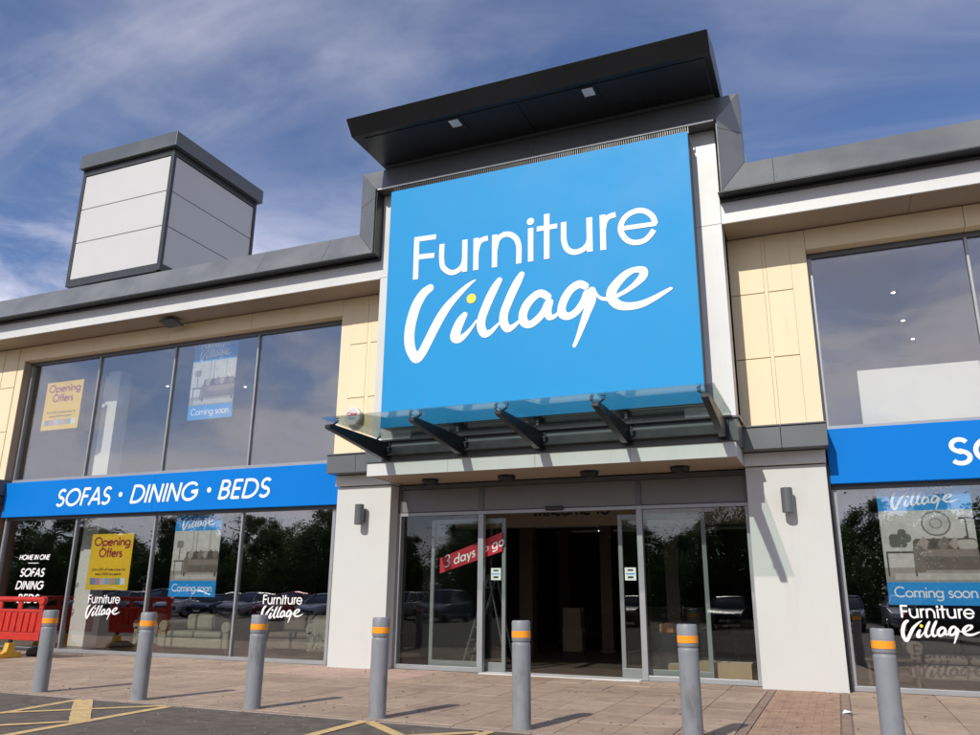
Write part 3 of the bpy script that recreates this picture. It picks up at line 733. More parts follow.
bx('threshold', trim_white, B, -6.08, -3.16, GY - .2, GY + .3, -.02, .012, bevel=.004)

# ------------------------------------------------------------------ portico
PX0, PX1, PY = -7.875, -1.225, 12.8
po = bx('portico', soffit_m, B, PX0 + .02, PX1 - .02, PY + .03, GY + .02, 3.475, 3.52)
xs = [PX0, -6.2, -4.55, -2.9, PX1]
for a, b in zip(xs, xs[1:]):
    bx('fascia_panel', trim_white, po, a + .002, b - .002, PY, PY + .029, 3.46, 3.70, bevel=.004)
bx('side_fascia', trim_white, po, PX1 - .019, PX1, PY + .03, 13.79, 3.46, 3.70, bevel=.003)
bx('side_fascia', trim_white, po, PX0, PX0 + .019, PY + .03, 13.79, 3.46, 3.70, bevel=.003)
bx('portico_coping', anthracite, po, PX0 - .03, PX1 + .05, PY - .03, 13.45, 3.705, 4.06, bevel=.006)
bx('coping_cap', anthracite, po, PX0 - .05, PX1 + .09, PY - .06, 13.44, 4.064, 4.10, bevel=.004)
for k, x in enumerate((-2.25, -3.83, -5.40, -6.97)):
    tag(MB().lathe([(.16, 3.474), (.165, 3.43), (.15, 3.40), (.10, 3.385)], (x, 13.63, 0), 24).build('downlight', black_metal, None, smooth=True),
        'round black downlight on the entrance ceiling, %s from the pillar crossed by the awning shadow' % ('first', 'second', 'third', 'fourth')[k], 'light', 'downlights under the entrance roof')

# ------------------------------------------------------------------ glass awning
A = thing('glass_awning', 'frameless glass awning on black brackets above the entrance', 'awning', (-4.5, 12.7, 3.75))
AZ = 4.12
for a, b in ((-7.54, -4.42), (-4.405, -1.255)):
    MB().box(a, b, 10.74, 12.74, AZ, AZ + .018).build('glass_panel', awn_glass, A)
for x in (-7.45, -5.90, -4.43, -2.93, -1.40):
    br = MB().prism([(10.82, 3.965), (10.82, 4.02), (10.90, 4.045), (12.74, 4.045), (12.74, 3.76), (12.55, 3.74)], x - .05, x + .05, 'x').build('bracket', black_metal, A, .004, segs=1)
    bx('wall_plate', black_metal, br, x - .09, x + .09, 12.742, 12.768, 3.72, 4.05, bevel=.004)
    for y in (10.96, 12.35):
        for s in ((1,) if x < -7 else (-1,) if x > -2 else (-1, 1)):
            MB().tube((x, y, 4.03), (x + s * .09, y, AZ - .03), .016, n=8).build('glass_fitting', black_metal, br)
            MB().lathe([(.026, AZ - .035), (.026, AZ - .003)], (x + s * .09, y, 0), 12).build('glass_fitting', alu_dark, br)
            MB().lathe([(.032, AZ + .021), (.028, AZ + .035)], (x + s * .09, y, 0), 12).build('glass_fitting', alu_dark, br)
bx('rail', black_metal, A, -7.42, -1.43, 12.64, 12.738, 3.80, 3.96, bevel=.012)
bx('back_rail', black_metal, A, -7.54, -1.255, 12.70, 12.76, AZ - .05, AZ - .012, bevel=.004)

# ------------------------------------------------------------------ signs
S = thing('shop_sign', 'big square blue sign reading Furniture Village above the entrance', 'sign', (-4.64, 13.2, 4.35))
SX0, SX1, SZ0, SZ1, SY = -7.63, -1.65, 4.35, 9.285, 12.8
bx('sign_panel', sign_blue, S, SX0, SX1, SY, SY + .02, SZ0, SZ1, bevel=.004)
for b in ((SX0 + .01, SX0 + .06, SY + .021, EY - .005, SZ0 + .01, SZ1 - .01), (SX1 - .06, SX1 - .01, SY + .021, EY - .005, SZ0 + .01, SZ1 - .01),
          (SX0 + .065, SX1 - .065, SY + .021, EY - .005, SZ0 + .01, SZ0 + .06), (SX0 + .065, SX1 - .065, SY + .021, EY - .005, SZ1 - .06, SZ1 - .01)):
    bx('sign_frame', alu_dark, S, *b)
logo(-4.64, 7.0, 1.0, SY - .004, S, letter_white, yellow_dot, each=True)

FL = thing('fascia_sign', 'long blue fascia sign reading Sofas Dining Beds', 'sign', (-14.2, 14.1, 3.1))
for a, b in ((-19.25, -14.3), (-14.296, -9.21)):
    bx('sign_panel', fascia_blue, FL, a, b, 14.03, GY - .035, 3.12, 3.985, bevel=.006)
FY = 14.026
text('SOFAS', -17.41, -15.62, 3.335, .415, .064, FY, letter_white, FL, .17, .03, each=True)
text('DINING', -15.01, -12.98, 3.335, .415, .064, FY, letter_white, FL, .17, .03, each=True)
text('BEDS', -12.43, -11.02, 3.335, .415, .064, FY, letter_white, FL, .17, .03, each=True)
for x in (-15.30, -12.67):
    mb = MB(); disc(mb, x, 3.55, .06, FY - .002); mb.build('bullet', letter_white, FL)
FR = thing('fascia_sign', 'blue fascia sign with the white letters of Sofas starting at its end', 'sign', (5, 14.1, 3.1))
for a, b in ((.075, 4.97), (4.974, 9.85)):
    bx('sign_panel', fascia_blue, FR, a, b, 14.03, GY - .035, 3.135, 4.03, bevel=.006)
text('SOFAS', 1.80, 3.80, 3.35, .41, .068, FY, letter_white, FR, .0, .03, each=True)

# ------------------------------------------------------------------ posters and vinyl on the glass
PYY = GY + .10
def offers_poster(x0, z0, label):
    t = thing('poster', label, 'poster', (x0 + .65, PYY, z0), None)
    bx('sheet', yellow_print, t, x0, x0 + 1.31, PYY, PYY + .008, z0, z0 + 1.28)
    y = PYY - .002
    text('Opening', x0 + .09, x0 + 1.24, z0 + 1.005, .20, .038, y, maroon, t)
    text('Offers', x0 + .28, x0 + 1.02, z0 + .745, .20, .038, y, maroon, t)
    text('Extra £50 off sale prices for', x0 + .13, x0 + 1.18, z0 + .435, .055, .010, y, ink, t)
    text('every £1000 you spend', x0 + .25, x0 + 1.05, z0 + .335, .055, .010, y, ink, t)
    cols = [(.12, .25, .42), (.38, .24, .40), (.5, .4, .45), (.22, .42, .55), (.5, .28, .2), (.14, .36, .33), (.62, .68, .70)]
    for i, c in enumerate(cols):
        a = x0 + .11 + i * .158
        bx('picture_tile', mat('offer_tile_%d' % i, c, .5), t, a, a + .15, PYY - .003, PYY - .001, z0 + .12, z0 + .265)
offers_poster(-18.71, 5.35, 'yellow Opening Offers poster high up in the upper window')
offers_poster(-16.31, 1.39, 'yellow Opening Offers poster low down behind the street-level window')

def soon_poster(x0, z0, z1, label, style=0):
    t = thing('poster', label, 'poster', (x0 + .65, PYY, z0))
    w = 1.31; x1 = x0 + w
    zb, zt = z0 + .34, z0 + 1.43
    y0 = PYY
    bx('sheet', paper, t, x0, x1, y0, y0 + .008, z0, z1)
    bx('blue_footer', poster_blue, t, x0, x1, y0 - .0022, y0 - .0005, z0, zb)
    bx('blue_header', poster_blue, t, x0, x1, y0 - .0022, y0 - .0005, zt, z1)
    text('Coming soon', x0 + .09, x1 - .09, z0 + .11, .165, .020, y0 - .004, letter_white, t)
    logo(x0 + .66, zt + .275, .185, y0 - .004, t)
    # photograph of a furnished room, as flat print
    def pr(name, c, a, b, lo, hi, k, round_=0.0):
        X0, X1 = x0 + a * w, x0 + b * w; Z0, Z1 = zb + lo * (zt - zb), zb + hi * (zt - zb)
        r_ = min(round_, (X1 - X0) / 2.01, (Z1 - Z0) / 2.01)
        pts = []
        if r_ > 0:
            for cx, cz, s in ((X1 - r_, Z1 - r_, 0), (X0 + r_, Z1 - r_, 90), (X0 + r_, Z0 + r_, 180), (X1 - r_, Z0 + r_, 270)):
                pts += [(cx + r_ * math.cos(math.radians(s + q)), cz + r_ * math.sin(math.radians(s + q))) for q in (0, 30, 60, 90)]
        else: pts = [(X1, Z1), (X0, Z1), (X0, Z0), (X1, Z0)]
        mb = MB().add([(p, y0 - .001 - .0003 * k, q) for p, q in pts], [tuple(range(len(pts)))])
        return mb.build('room_print', mat('print_' + name, c, .55, var=.12, vscale=9), t)
    pr('wall', (.50, .51, .48), 0, 1, .0, 1, 1)
    pr('floor', (.30, .285, .255), 0, 1, 0, .20, 2)
    pr('rug', (.45, .44, .41), .1, .98, .03, .12, 3)
    if style == 0:
        for a in (.42, .50, .78): pr('panel_line', (.22, .22, .21), a, a + .015, .6, 1.0, 3)
        pr('lampshade', (.20, .20, .19), .08, .22, .66, .80, 4, .02); pr('lampstem', (.08, .08, .08), .14, .16, .42, .66, 4)
        pr('table', (.10, .09, .08), .04, .27, .38, .41, 5); pr('tableleg', (.10, .09, .08), .06, .08, .12, .38, 5); pr('tableleg', (.10, .09, .08), .23, .25, .12, .38, 5)
        pr('sofa_back', (.10, .085, .07), .30, 1.0, .26, .58, 6, .05)
        for i in range(6):
            X, Z = x0 + (.40 + i * .105) * w, zb + .52 * (zt - zb); q = .085 if i % 2 else .10
            mb = MB().add([(X + a * q, y0 - .001 - .0003 * (7 + i), Z + b * q) for a, b in ((1, .1), (.1, 1.15), (-1, -.1), (-.1, -1.15))], [(0, 1, 2, 3)])
            mb.build('room_print', mat('print_cushion%d' % (i % 3), ((.33, .30, .26), (.07, .06, .05), (.17, .15, .13))[i % 3], .55, var=.12, vscale=9), t)
        pr('sofa_seat', (.22, .19, .16), .30, 1.0, .30, .42, 13, .04); pr('sofa_front', (.13, .11, .095), .30, 1.0, .17, .31, 14, .02)
        pr('sofa_arm', (.17, .15, .125), .26, .37, .15, .47, 15, .05)
        pr('sofa_foot', (.03, .025, .02), .28, .31, .09, .15, 16); pr('sofa_foot', (.03, .025, .02), .94, .97, .09, .17, 16)
    else:
        pr('clock', (.16, .16, .16), .44, .76, .63, .99, 4, .25); pr('clock_face', (.44, .45, .42), .46, .74, .655, .965, 5, .2); pr('clock_ring', (.2, .2, .2), .53, .67, .735, .885, 6, .2); pr('clock_hub', (.42, .43, .40), .545, .655, .75, .87, 7, .2)
        pr('lamp_arm', (.06, .06, .06), .84, 1.0, .86, .89, 5); pr('lamp_post', (.06, .06, .06), .90, .92, .4, .86, 5)
        for i in range(7): pr('flowers', (.10, .11, .09), .08 + .05 * (i % 4), .17 + .05 * (i % 4), .48 + .07 * (i // 3), .60 + .07 * (i // 3), 6 + i, .05)
        pr('side_table', (.05, .045, .04), .03, .35, .40, .425, 13)
        for a in (.03, .32): pr('side_leg', (.05, .045, .04), a, a + .018, .08, .40, 13)
        pr('sofa_back', (.075, .065, .055), .33, 1.0, .34, .60, 14, .06)
        for i in range(5):
            X, Z = x0 + (.44 + i * .11) * w, zb + .53 * (zt - zb); q = .085 if i % 2 else .10
            mb = MB().add([(X + a * q, y0 - .001 - .0003 * (15 + i), Z + b * q) for a, b in ((1, .1), (.1, 1.15), (-1, -.1), (-.1, -1.15))], [(0, 1, 2, 3)])
            mb.build('room_print', mat('print_cushion%d' % (i % 3), ((.33, .30, .26), (.07, .06, .05), (.17, .15, .13))[i % 3], .55, var=.12, vscale=9), t)
        pr('pale_cushion', (.42, .41, .37), .80, 1.0, .44, .58, 20, .06)
        pr('sofa_seat', (.16, .14, .115), .34, 1.0, .34, .45, 21, .04); pr('sofa_front', (.085, .072, .06), .34, 1.0, .17, .35, 22, .02)
        pr('sofa_arm', (.11, .095, .08), .32, .44, .14, .50, 23, .05)
soon_poster(-13.81, 5.26, 7.18, 'blue Coming soon poster with a sofa picture in the upper window')
soon_poster(-13.77, 1.26, 3.36, 'blue Coming soon poster with a sofa picture beside the yellow street-level poster')
soon_poster(0.73, 1.27, 3.36, 'blue Coming soon poster with a clock and side table picture right of the entrance', 1)

def win_logo(cx, cz, label, dot=letter_white):
    t = thing('window_lettering', label, 'lettering', (cx, GY + .028, cz))
    logo(cx, cz, .205, GY + .026, t, letter_white, dot, wk=1.2)
win_logo(-15.59, 1.04, 'white Furniture Village lettering on the glass under the yellow poster')
win_logo(-10.61, 1.08, 'white Furniture Village lettering on the pane beside the entrance pillar, before the sofas')
win_logo(1.36, 1.03, 'white Furniture Village lettering with yellow dot, right of the entrance', yellow_dot)
t = thing('window_lettering', 'white Home in One, Sofas, Dining, Beds lettering behind the red barrier', 'lettering', (-18.05, GY + .028, 1.2))
GYT = GY + .026
text('HOME IN ONE', -18.60, -17.56, 2.09, .115, .024, GYT, letter_white, t, .15)
bx('rule', letter_white, t, -18.26, -17.90, GYT - .002, GYT + .001, 2.0, 2.016)
text('SOFAS', -18.50, -17.66, 1.69, .19, .036, GYT, letter_white, t, .2, .03)
text('DINING', -18.58, -17.62, 1.39, .19, .036, GYT, letter_white, t, .2, .03)
text('BEDS', -18.46, -17.72, 1.08, .19, .036, GYT, letter_white, t, .2, .03)

# sash across the parked door leaf
t = thing('sash_banner', 'red diagonal banner reading 3 days to go behind the door glass', 'banner', (-6.5, 14.5, 1.75))
yb = 14.335
cr = [(-7.06, 2.04), (-5.76, 2.51), (-5.76, 2.155), (-7.06, 1.75)]
MB().add([(x, yb, z) for x, z in cr] + [(x, yb + .004, z) for x, z in cr], [(0, 1, 2, 3), (7, 6, 5, 4), (0, 1, 5, 4), (1, 2, 6, 5), (2, 3, 7, 6), (3, 0, 4, 7)]).build('sheet', red_print, t)
x = -6.97; h = .185
for c in '3 days to go':
    zz_ = 1.845 + (x + 6.97) * .34
    sub = MB(); hh = h * (1.3 if c == '3' else 1.0)
    glyph(sub, c, 0, 0, hh, .95, .026, 0)
    if sub.v: MB().add([(x + p[0], yb + p[1] - .003, zz_ + p[2] + p[0] * .34) for p in sub.v], sub.f).build('letter', letter_white, t)
    x += GL[c][0] * hh * .95 + .012

# ------------------------------------------------------------------ fittings on the walls
def wall_lamp(x, label):
    t = thing('wall_lamp', label, 'lamp', (x, 13.87, 2.65))
    MB().lathe([(.082, 2.665), (.09, 2.67), (.09, 3.055), (.082, 3.06)], (x, 13.70, 0), 24).build('lamp_body', anthracite, t, smooth=True)
    bx('wall_bracket', anthracite, t, x - .045, x + .045, 13.775, 13.872, 2.72, 2.98, bevel=.008)
wall_lamp(-8.55, 'dark grey cylinder wall lamp on the pillar beside the left window')
wall_lamp(-0.595, 'dark grey cylinder wall lamp on the pillar crossed by the awning shadow')
t = thing('alarm_box', 'white alarm bell box with red lettering on the cream wall', 'alarm', (-8.93, 13.97, 4.9))
poly = [(-8.93 + .205 * math.cos(math.radians(a)), 4.90 + .205 * math.sin(math.radians(a))) for a in (22, 67, 112, 157, 202, 247, 292, 337)]
MB().prism(poly, 13.83, 13.966, 'y').build('alarm_case', plastic_white, t, .03, segs=2)
text('Crime', -9.05, -8.81, 4.91, .075, .017, 13.826, red_print, t)
bx('alarm_print', poster_blue, t, -9.01, -8.85, 13.824, 13.8275, 4.845, 4.865)
t = thing('floodlight', 'small grey floodlight under the roof overhang above the left windows', 'light', (-13.95, 13.6, 7.6))
MB().prism([(13.40, 7.50), (13.75, 7.44), (13.78, 7.49), (13.45, 7.56)], -14.18, -13.74, 'x').build('lamp_head', anthracite, t, .008)
bx('mount', anthracite, t, -14.02, -13.9, 13.5, 13.65, 7.545, 7.609, bevel=.004)

# ------------------------------------------------------------------ rooftop enclosure
R = thing('rooftop_plant_box', 'grey panelled plant room box with dark cap on the roof', 'plant room', (-17.83, 15.0, 8.2))
RX0, RX1, RY0, RY1, RZ0, RZ1 = -19.6, -16.08, 15.0, 18.6, 9.75, 13.36
f_ = .11
bx('base', black_metal, R, RX0 + .35, RX1 - .35, RY0 + .35, RY1 - .35, 8.2, RZ0 - .002)
for x in (RX0, RX1 - f_):
    for y in (RY0, RY1 - f_):
        bx('corner_post', frame_dark, R, x, x + f_, y, y + f_, RZ0 + .003, RZ1 - .003, bevel=.004)
for z0, z1 in ((RZ0 - .02, RZ0 + .20), (RZ1 - .09, RZ1)):
    bx('edge_rail', frame_dark, R, RX0 + f_ + .002, RX1 - f_ - .002, RY0 + .005, RY0 + f_, z0, z1, bevel=.003)
    bx('edge_rail', frame_dark, R, RX0 + f_ + .002, RX1 - f_ - .002, RY1 - f_, RY1 - .005, z0, z1, bevel=.003)
    bx('edge_rail', frame_dark, R, RX1 - f_, RX1 - .005, RY0 + f_ + .002, RY1 - f_ - .002, z0, z1, bevel=.003)
    bx('edge_rail', frame_dark, R, RX0 + .005, RX0 + f_, RY0 + f_ + .002, RY1 - f_ - .002, z0, z1, bevel=.003)
zsp = [RZ0 + .205, 11.10, 12.17, RZ1 - .095]
for k in range(3):
    a, b = zsp[k] + .012, zsp[k + 1] - .012
    bx('panel', panel_grey, R, RX0 + f_ + .006, RX1 - f_ - .006, RY0 + .03, RY0 + .08, a, b, bevel=.006)
    bx('panel', panel_grey, R, RX0 + f_ + .006, RX1 - f_ - .006, RY1 - .08, RY1 - .03, a, b, bevel=.006)
    bx('panel', panel_grey, R, RX1 - .08, RX1 - .03, RY0 + f_ + .006, RY1 - f_ - .006, a, b, bevel=.006)
    bx('panel', panel_grey, R, RX0 + .03, RX0 + .08, RY0 + f_ + .006, RY1 - f_ - .006, a, b, bevel=.006)
bx('core', black_metal, R, RX0 + .1, RX1 - .1, RY0 + .1, RY1 - .1, RZ0 + .02, RZ1 + .1)
bx('cap', anthracite, R, RX0 - .06, RX1 + .14, RY0 - .12, RY1 + .1, RZ1 + .12, RZ1 + .56, bevel=.008)
bx('cap_underside', black_metal, R, RX0 + .0, RX1 + .0, RY0 + .0, RY1 - .0, RZ1 + .004, RZ1 + .118)

# ------------------------------------------------------------------ bollards
def make_bollard():
    t = thing('bollard', '', 'bollard')
    MB().lathe([(.100, -.01), (.100, .83), (.101, .855), (.098, .862), (.090, .864), (.090, .878), (.098, .880), (.101, .887), (.101, 1.075), (.096, 1.088), (.085, 1.092)], n=32).build('post', bollard_m, t, smooth=True)
    MB().lathe([(.1015, .915), (.1032, .917), (.1032, .982), (.1015, .984)], n=32).build('reflective_band', orange, t, smooth=True)
    MB().lathe([(.125, -.012), (.122, -.002), (.101, .004)], n=24).build('collar', kerb_m, t, smooth=True)
    return t
bol = make_bollard()
names = ['first', 'second', 'third', 'fourth', 'fifth', 'sixth', 'seventh']
for i, (x, y) in enumerate([(-10.37, 8.575), (-8.53, 8.55), (-6.70, 8.54), (-4.955, 8.545), (-3.20, 8.54), (-1.425, 8.55), (0.335, 8.55)]):
    o = bol if i == 0 else copy_tree(bol)
    o.location = (x, y, 0); o.rotation_euler = (random.uniform(-.013, .013), random.uniform(-.013, .013), random.uniform(0, 6))
    o['label'] = 'grey steel bollard with orange band, %s along the kerb from the red barrier' % names[i]
    o['group'] = 'grey bollards along the kerb'

# ------------------------------------------------------------------ red barrier
def barrier(x0, y, label):
    t = thing('plastic_barrier', label, 'barrier', (x0 + 1, y, 0))
    w = 2.0; z0, z1 = .36, 1.22; d = .022
    ya, yb_ = y - d, y + d
    for b in ((x0 + .02, x0 + w - .02, z0, z0 + .16), (x0 + .02, x0 + w - .02, z1 - .30, z1 - .24), (x0, x0 + .12, z0 + .16, z1 - .30), (x0 + w - .12, x0 + w, z0 + .16, z1 - .30)):
        bx('frame', red_plastic, t, b[0], b[1], ya, yb_, b[2], b[3], bevel=.012)
    MB().tube((x0 + .03, y, z1 - .04), (x0 + w - .07, y, z1 - .04), .055, n=14).build('top_tube', red_plastic, t, smooth=True)
    for e in (x0 + .05, x0 + w - .07):
        MB().lathe([(.03, y - .05), (.085, y - .045), (.085, y + .045), (.03, y + .05)], (e, 0, z1 - .06), 18, 'y').build('end_knuckle', red_plastic, t, smooth=True)
    k = 9
    for i in range(k):
        a = x0 + .14 + i * (w - .28) / k
        MB().prism([(a, z0 + .165), (a + .135, z0 + .165), (a + .165, z1 - .305), (a + .03, z1 - .305)], ya - .012, yb_ + .012, 'y').build('slat', red_plastic, t, .01)
    bx('web', red_plastic, t, x0 + .13, x0 + w - .13, y - .006, y + .006, z0 + .165, z1 - .305)
    for a in (x0 + .02, x0 + .62, x0 + 1.22, x0 + w - .14):
        bx('upright', red_plastic, t, a, a + .12, ya + .002, yb_ - .002, z1 - .235, z1 - .07, bevel=.008)
    for e in (x0 + .28, x0 + w - .92):
        f = MB().prism([(y - .27, 0), (y + .27, 0), (y + .27, .05), (y + .10, .14), (y + .07, .30), (y - .07, .30), (y - .10, .14), (y - .27, .05)], e, e + .13, 'x').build('foot', yellow_plastic, t, .012)
        for q in (.01, .08): bx('foot_rib', yellow_plastic, f, e + q, e + q + .035, y - .255, y + .255, .045, .10, bevel=.008)
        bx('stem', black_metal, t, e + .03, e + .10, y - .03, y + .03, .30, .37)
barrier(-17.28, 12.45, 'red plastic barrier on yellow feet before the far end of the windows')
barrier(-19.6, 12.65, 'red plastic barrier at the brick pillar, farther from the bollards')
t = tag(MB().prism([(-16.3, .0), (-15.85, .0), (-15.8, .12), (-16.0, .22), (-16.28, .16)], 12.95, 13.3, 'y').build('rubble_bag', black_metal, None, .06, segs=3),
        'black sack lying behind the red barrier', 'sack')

# litter on the pavement
t = tag(MB().add([(-.09, 11.38, .004), (.02, 11.36, .03), (.10, 11.42, .005), (.0, 11.47, .025), (-.06, 11.45, .045)], [(0, 1, 4), (1, 2, 3), (1, 3, 4), (0, 4, 3)]).build('litter', paper, None),
        'crumpled white paper litter on the pavement', 'litter')
lm = mat('dry_leaf', (.16, .10, .05), .8)
lf_groups = MB()
for i in range(170):
    x, y = random.uniform(-16, 3.5), random.choice([random.uniform(8.7, 13.9), random.uniform(8.7, 9.6), random.uniform(13.3, 13.85)])
    a = random.uniform(0, 6.28); s = random.uniform(.008, .024)
    lf_groups.add([(x + s * math.cos(a), y + s * math.sin(a), .004), (x + s * math.cos(a + 1.9), y + s * math.sin(a + 1.9), .012), (x + s * math.cos(a + 3.3), y + s * math.sin(a + 3.3), .004), (x + s * math.cos(a + 4.6), y + s * math.sin(a + 4.6), .014)], [(0, 1, 2, 3)])
o = lf_groups.build('leaf_litter', lm, None, kind='stuff'); o['label'] = 'scattered dry leaf crumbs on the pavement'; o['category'] = 'leaves'

# chewing gum and grit on the paving
gm = mat('old_gum', (.16, .13, .11), .9)
gum = MB()
for i in range(420):
    x, y = random.uniform(-15, 3.4), random.uniform(8.6, 13.8); r_ = random.uniform(.007, .022)
    gum.add([(x + r_ * math.cos(a) * random.uniform(.8, 1.2), y + r_ * math.sin(a) * random.uniform(.8, 1.2), .0025) for a in (0, 1, 2, 3, 4, 5)], [(0, 1, 2, 3, 4, 5)])
o = gum.build('gum_spots', gm, None, kind='stuff'); o['label'] = 'old dark gum spots on the paving'; o['category'] = 'gum'
grit = MB()
for i in range(1500):
    x, y = random.uniform(-16, 3.4), random.choice([random.uniform(6.5, 8.36), random.uniform(8.3, 8.75), random.uniform(8.5, 13.8), random.uniform(13.6, 14.1)])
    s = random.uniform(.003, .010); z = 0.0 if y > 8.4 else -.012
    grit.add([(x - s, y - s, z), (x + s, y - s * .6, z), (x, y + s, z), (x, y, z + s * 1.3)], [(0, 1, 3), (1, 2, 3), (2, 0, 3)])
o = grit.build('grit', mat('grit', (.2, .175, .15), .9, var=.3, vscale=30), None, kind='stuff'); o['label'] = 'loose grit scattered on paving and tarmac'; o['category'] = 'grit'

# ------------------------------------------------------------------ inside the shop
bx('floor', int_floor, None, -30, 14.3, GY + .31, 35.69, -.02, .006, kind='structure')
bx('floor', int_floor, None, -7.9, -1.25, GY + .0, GY + .305, -.02, .003, kind='structure')
bx('floor', int_floor, None, -19.3, -9.2, GY + .12, GY + .305, -.02, .004, kind='structure')
bx('floor', int_floor, None, .07, 9.85, GY + .12, GY + .305, -.02, .004, kind='structure')
bx('ceiling', int_ceiling, None, -30, 14.3, GY + .31, 35.69, 3.30, 3.36, kind='structure')
bx('floor', int_dark, None, -30, 14.3, GY + .31, 35.69, 3.364, 3.98, kind='structure')
bx('ceiling', int_ceiling, None, -30, 14.3, GY + .31, 35.69, 7.30, 7.36, kind='structure')
bx('wall', int_dark, None, -30, 14.3, 27.0, 27.2, .01, 3.29, kind='structure')
bx('wall', int_wall, None, -30, 14.3, 22.0, 22.2, 3.99, 7.29, kind='structure')
bx('wall', int_dark, None, -8.5, -8.3, GY + 2.2, 26.9, .01, 3.29, kind='structure')
bx('wall', int_dark, None, -.9, -.7, GY + 1.6, 26.9, .01, 3.29, kind='structure')
bx('wall', int_wall, None, -9.2, -9.0, GY + .4, 21.9, 3.99, 7.29, kind='structure')
bx('wall', int_wall, None, -.2, .0, GY + .4, 21.9, 3.99, 7.29, kind='structure')
# lobby: bulkhead with greeting, timber columns, stacked cartons
t = thing('bulkhead', 'beige bulkhead with dark welcome lettering inside the doorway', 'bulkhead', (-4.6, 17.4, 2.9))
bx('board', mat('bulkhead_paint', (.30, .24, .18), .7), t, -8.2, -1.0, 17.4, 17.6, 2.86, 3.29)
text('welcome to', -6.25, -4.45, 3.10, .24, .05, 17.395, ink, t)
for x, y, w, lb in ((-6.95, 19.0, .34, 'brown timber column inside the doorway beside the open leaf'), (-5.35, 20.5, .30, 'brown timber column deeper inside the doorway behind the cartons')):
    t = thing('timber_column', lb, 'column', (x, y, 0))
    bx('shaft', wood, t, x - w / 2, x + w / 2, y - w / 2, y + w / 2, .10, 3.28, bevel=.01)
    bx('plinth', wood, t, x - w / 2 - .03, x + w / 2 + .03, y - w / 2 - .03, y + w / 2 + .03, .008, .098, bevel=.008)
def carton_box(x, y, z, sx, sy, sz, label, rz=0.0):
    t = thing('cardboard_box', label, 'box', (0, 0, 0), 'cardboard boxes inside the entrance')
    bx('carton', carton, t, -sx / 2, sx / 2, -sy / 2, sy / 2, 0, sz, bevel=.006)
    bx('tape', paper, t, -sx / 2 - .002, sx / 2 + .002, -.03, .03, sz - .08, sz + .002)
    t.location = (x, y, z); t.rotation_euler = (0, 0, rz)
carton_box(-6.35, 20.8, .008, .5, .5, .55, 'brown cardboard box under another box inside the doorway', .1)
carton_box(-6.35, 20.8, .56, .46, .46, .5, 'brown cardboard box stacked on another box inside the doorway', .05)
for k, x in enumerate((-2.62, -2.02, -1.62)):
    carton_box(x, 14.78 - .02 * k, .008, (.36, .52, .40)[k], .4, (.24, .30, .30)[k],
               ('small carton behind the side glass next to the parked leaf', 'long carton between two cartons behind the side glass', 'carton behind the side glass next to the right pillar')[k], (.05, -.03, .02)[k])
t = thing('litter_bin', 'black bin filled with orange rags behind the right-hand side glass', 'bin', (-2.85, 15.1, 0))
MB().lathe([(.17, .008), (.19, .02), (.21, .72), (.215, .74)], (-2.85, 15.1, 0), 20).build('bin_body', black_metal, t, smooth=True)
mb = MB()
for i in range(14):
    a = random.uniform(0, 6.28); r_ = random.uniform(0, .15)
    mb.lathe([(.02, .70), (.06, .76), (.05, .84 + random.uniform(0, .08)), (.01, .86)], (-2.85 + r_ * math.cos(a), 15.1 + r_ * math.sin(a), 0), 7)
mb.build('rags', mat('orange_rag', (.42, .14, .04), .9, var=.4, vscale=15), t)

# white columns behind the left windows
for z0, z1, lb in ((.008, 3.29, 'white square column behind the street-level glass beside the yellow poster'), (3.99, 7.0, 'white square column inside the upper window')):
    t = thing('white_column', lb, 'column', (-17.1, 15.1, z0))
    bx('shaft', int_white, t, -17.36, -16.94, 15.0, 15.4, z0 + .06, z1, bevel=.01)
    bx('conduit', int_white, t, -17.52, -17.41, 15.05, 15.2, z0 + .06, z1 - .1, bevel=.01)
    bx('plinth', int_wall, t, -17.40, -16.90, 14.96, 15.44, z0 + .0, z0 + .058)
t = thing('low_partition', 'long white partition standing behind the upper window right of the sign', 'partition', (3, 14.8, 4))
for k in range(5): bx('partition_panel', int_white, t, .69 + k * 1.86, .69 + (k + 1) * 1.86 - .012, 14.8, 14.86, 4.05, 5.17, bevel=.004)
bx('partition_foot', alu, t, .7, 9.9, 14.74, 14.92, 3.985, 4.045)

# sofas
def make_sofa(w, m_, label):
    t = thing('sofa', label, 'sofa')
    d = .95
    bx('base', m_, t, -w / 2 + .2, w / 2 - .2, -d / 2, d / 2, .14, .36, bevel=.03)
    n_ = max(1, round((w - .45) / .7)); cw = (w - .42) / n_
    for i in range(n_):
        a = -w / 2 + .21 + i * cw
        bx('seat_cushion', m_, t, a + .008, a + cw - .008, -d / 2 - .02, d / 2 - .22, .365, .50, bevel=.05)
        bx('back_cushion', m_, t, a + .008, a + cw - .008, d / 2 - .36, d / 2 - .14, .505, .86, bevel=.07)
    bx('backrest', m_, t, -w / 2 + .15, w / 2 - .15, d / 2 - .14, d / 2 + .04, .16, .84, bevel=.05)
    for s in (-1, 1):
        x0, x1 = (-w / 2, -w / 2 + .2) if s < 0 else (w / 2 - .2, w / 2)
        ar = bx('arm', m_, t, x0 + .02, x1 - .02, -d / 2, d / 2, .14, .58, bevel=.03)
        MB().tube(((x0 + x1) / 2, -d / 2 - .015, .60), ((x0 + x1) / 2, d / 2, .60), .125, n=18).build('arm_roll', m_, ar, .02, smooth=True)
        for y in (-d / 2 + .08, d / 2 - .08):
            MB().lathe([(.022, .006), (.036, .14)], ((x0 + x1) / 2, y, 0), 10).build('foot', wood, t)
    return t
def put(t, x, y, rz): t.location = (x, y, .004); t.rotation_euler = (0, 0, math.radians(rz))
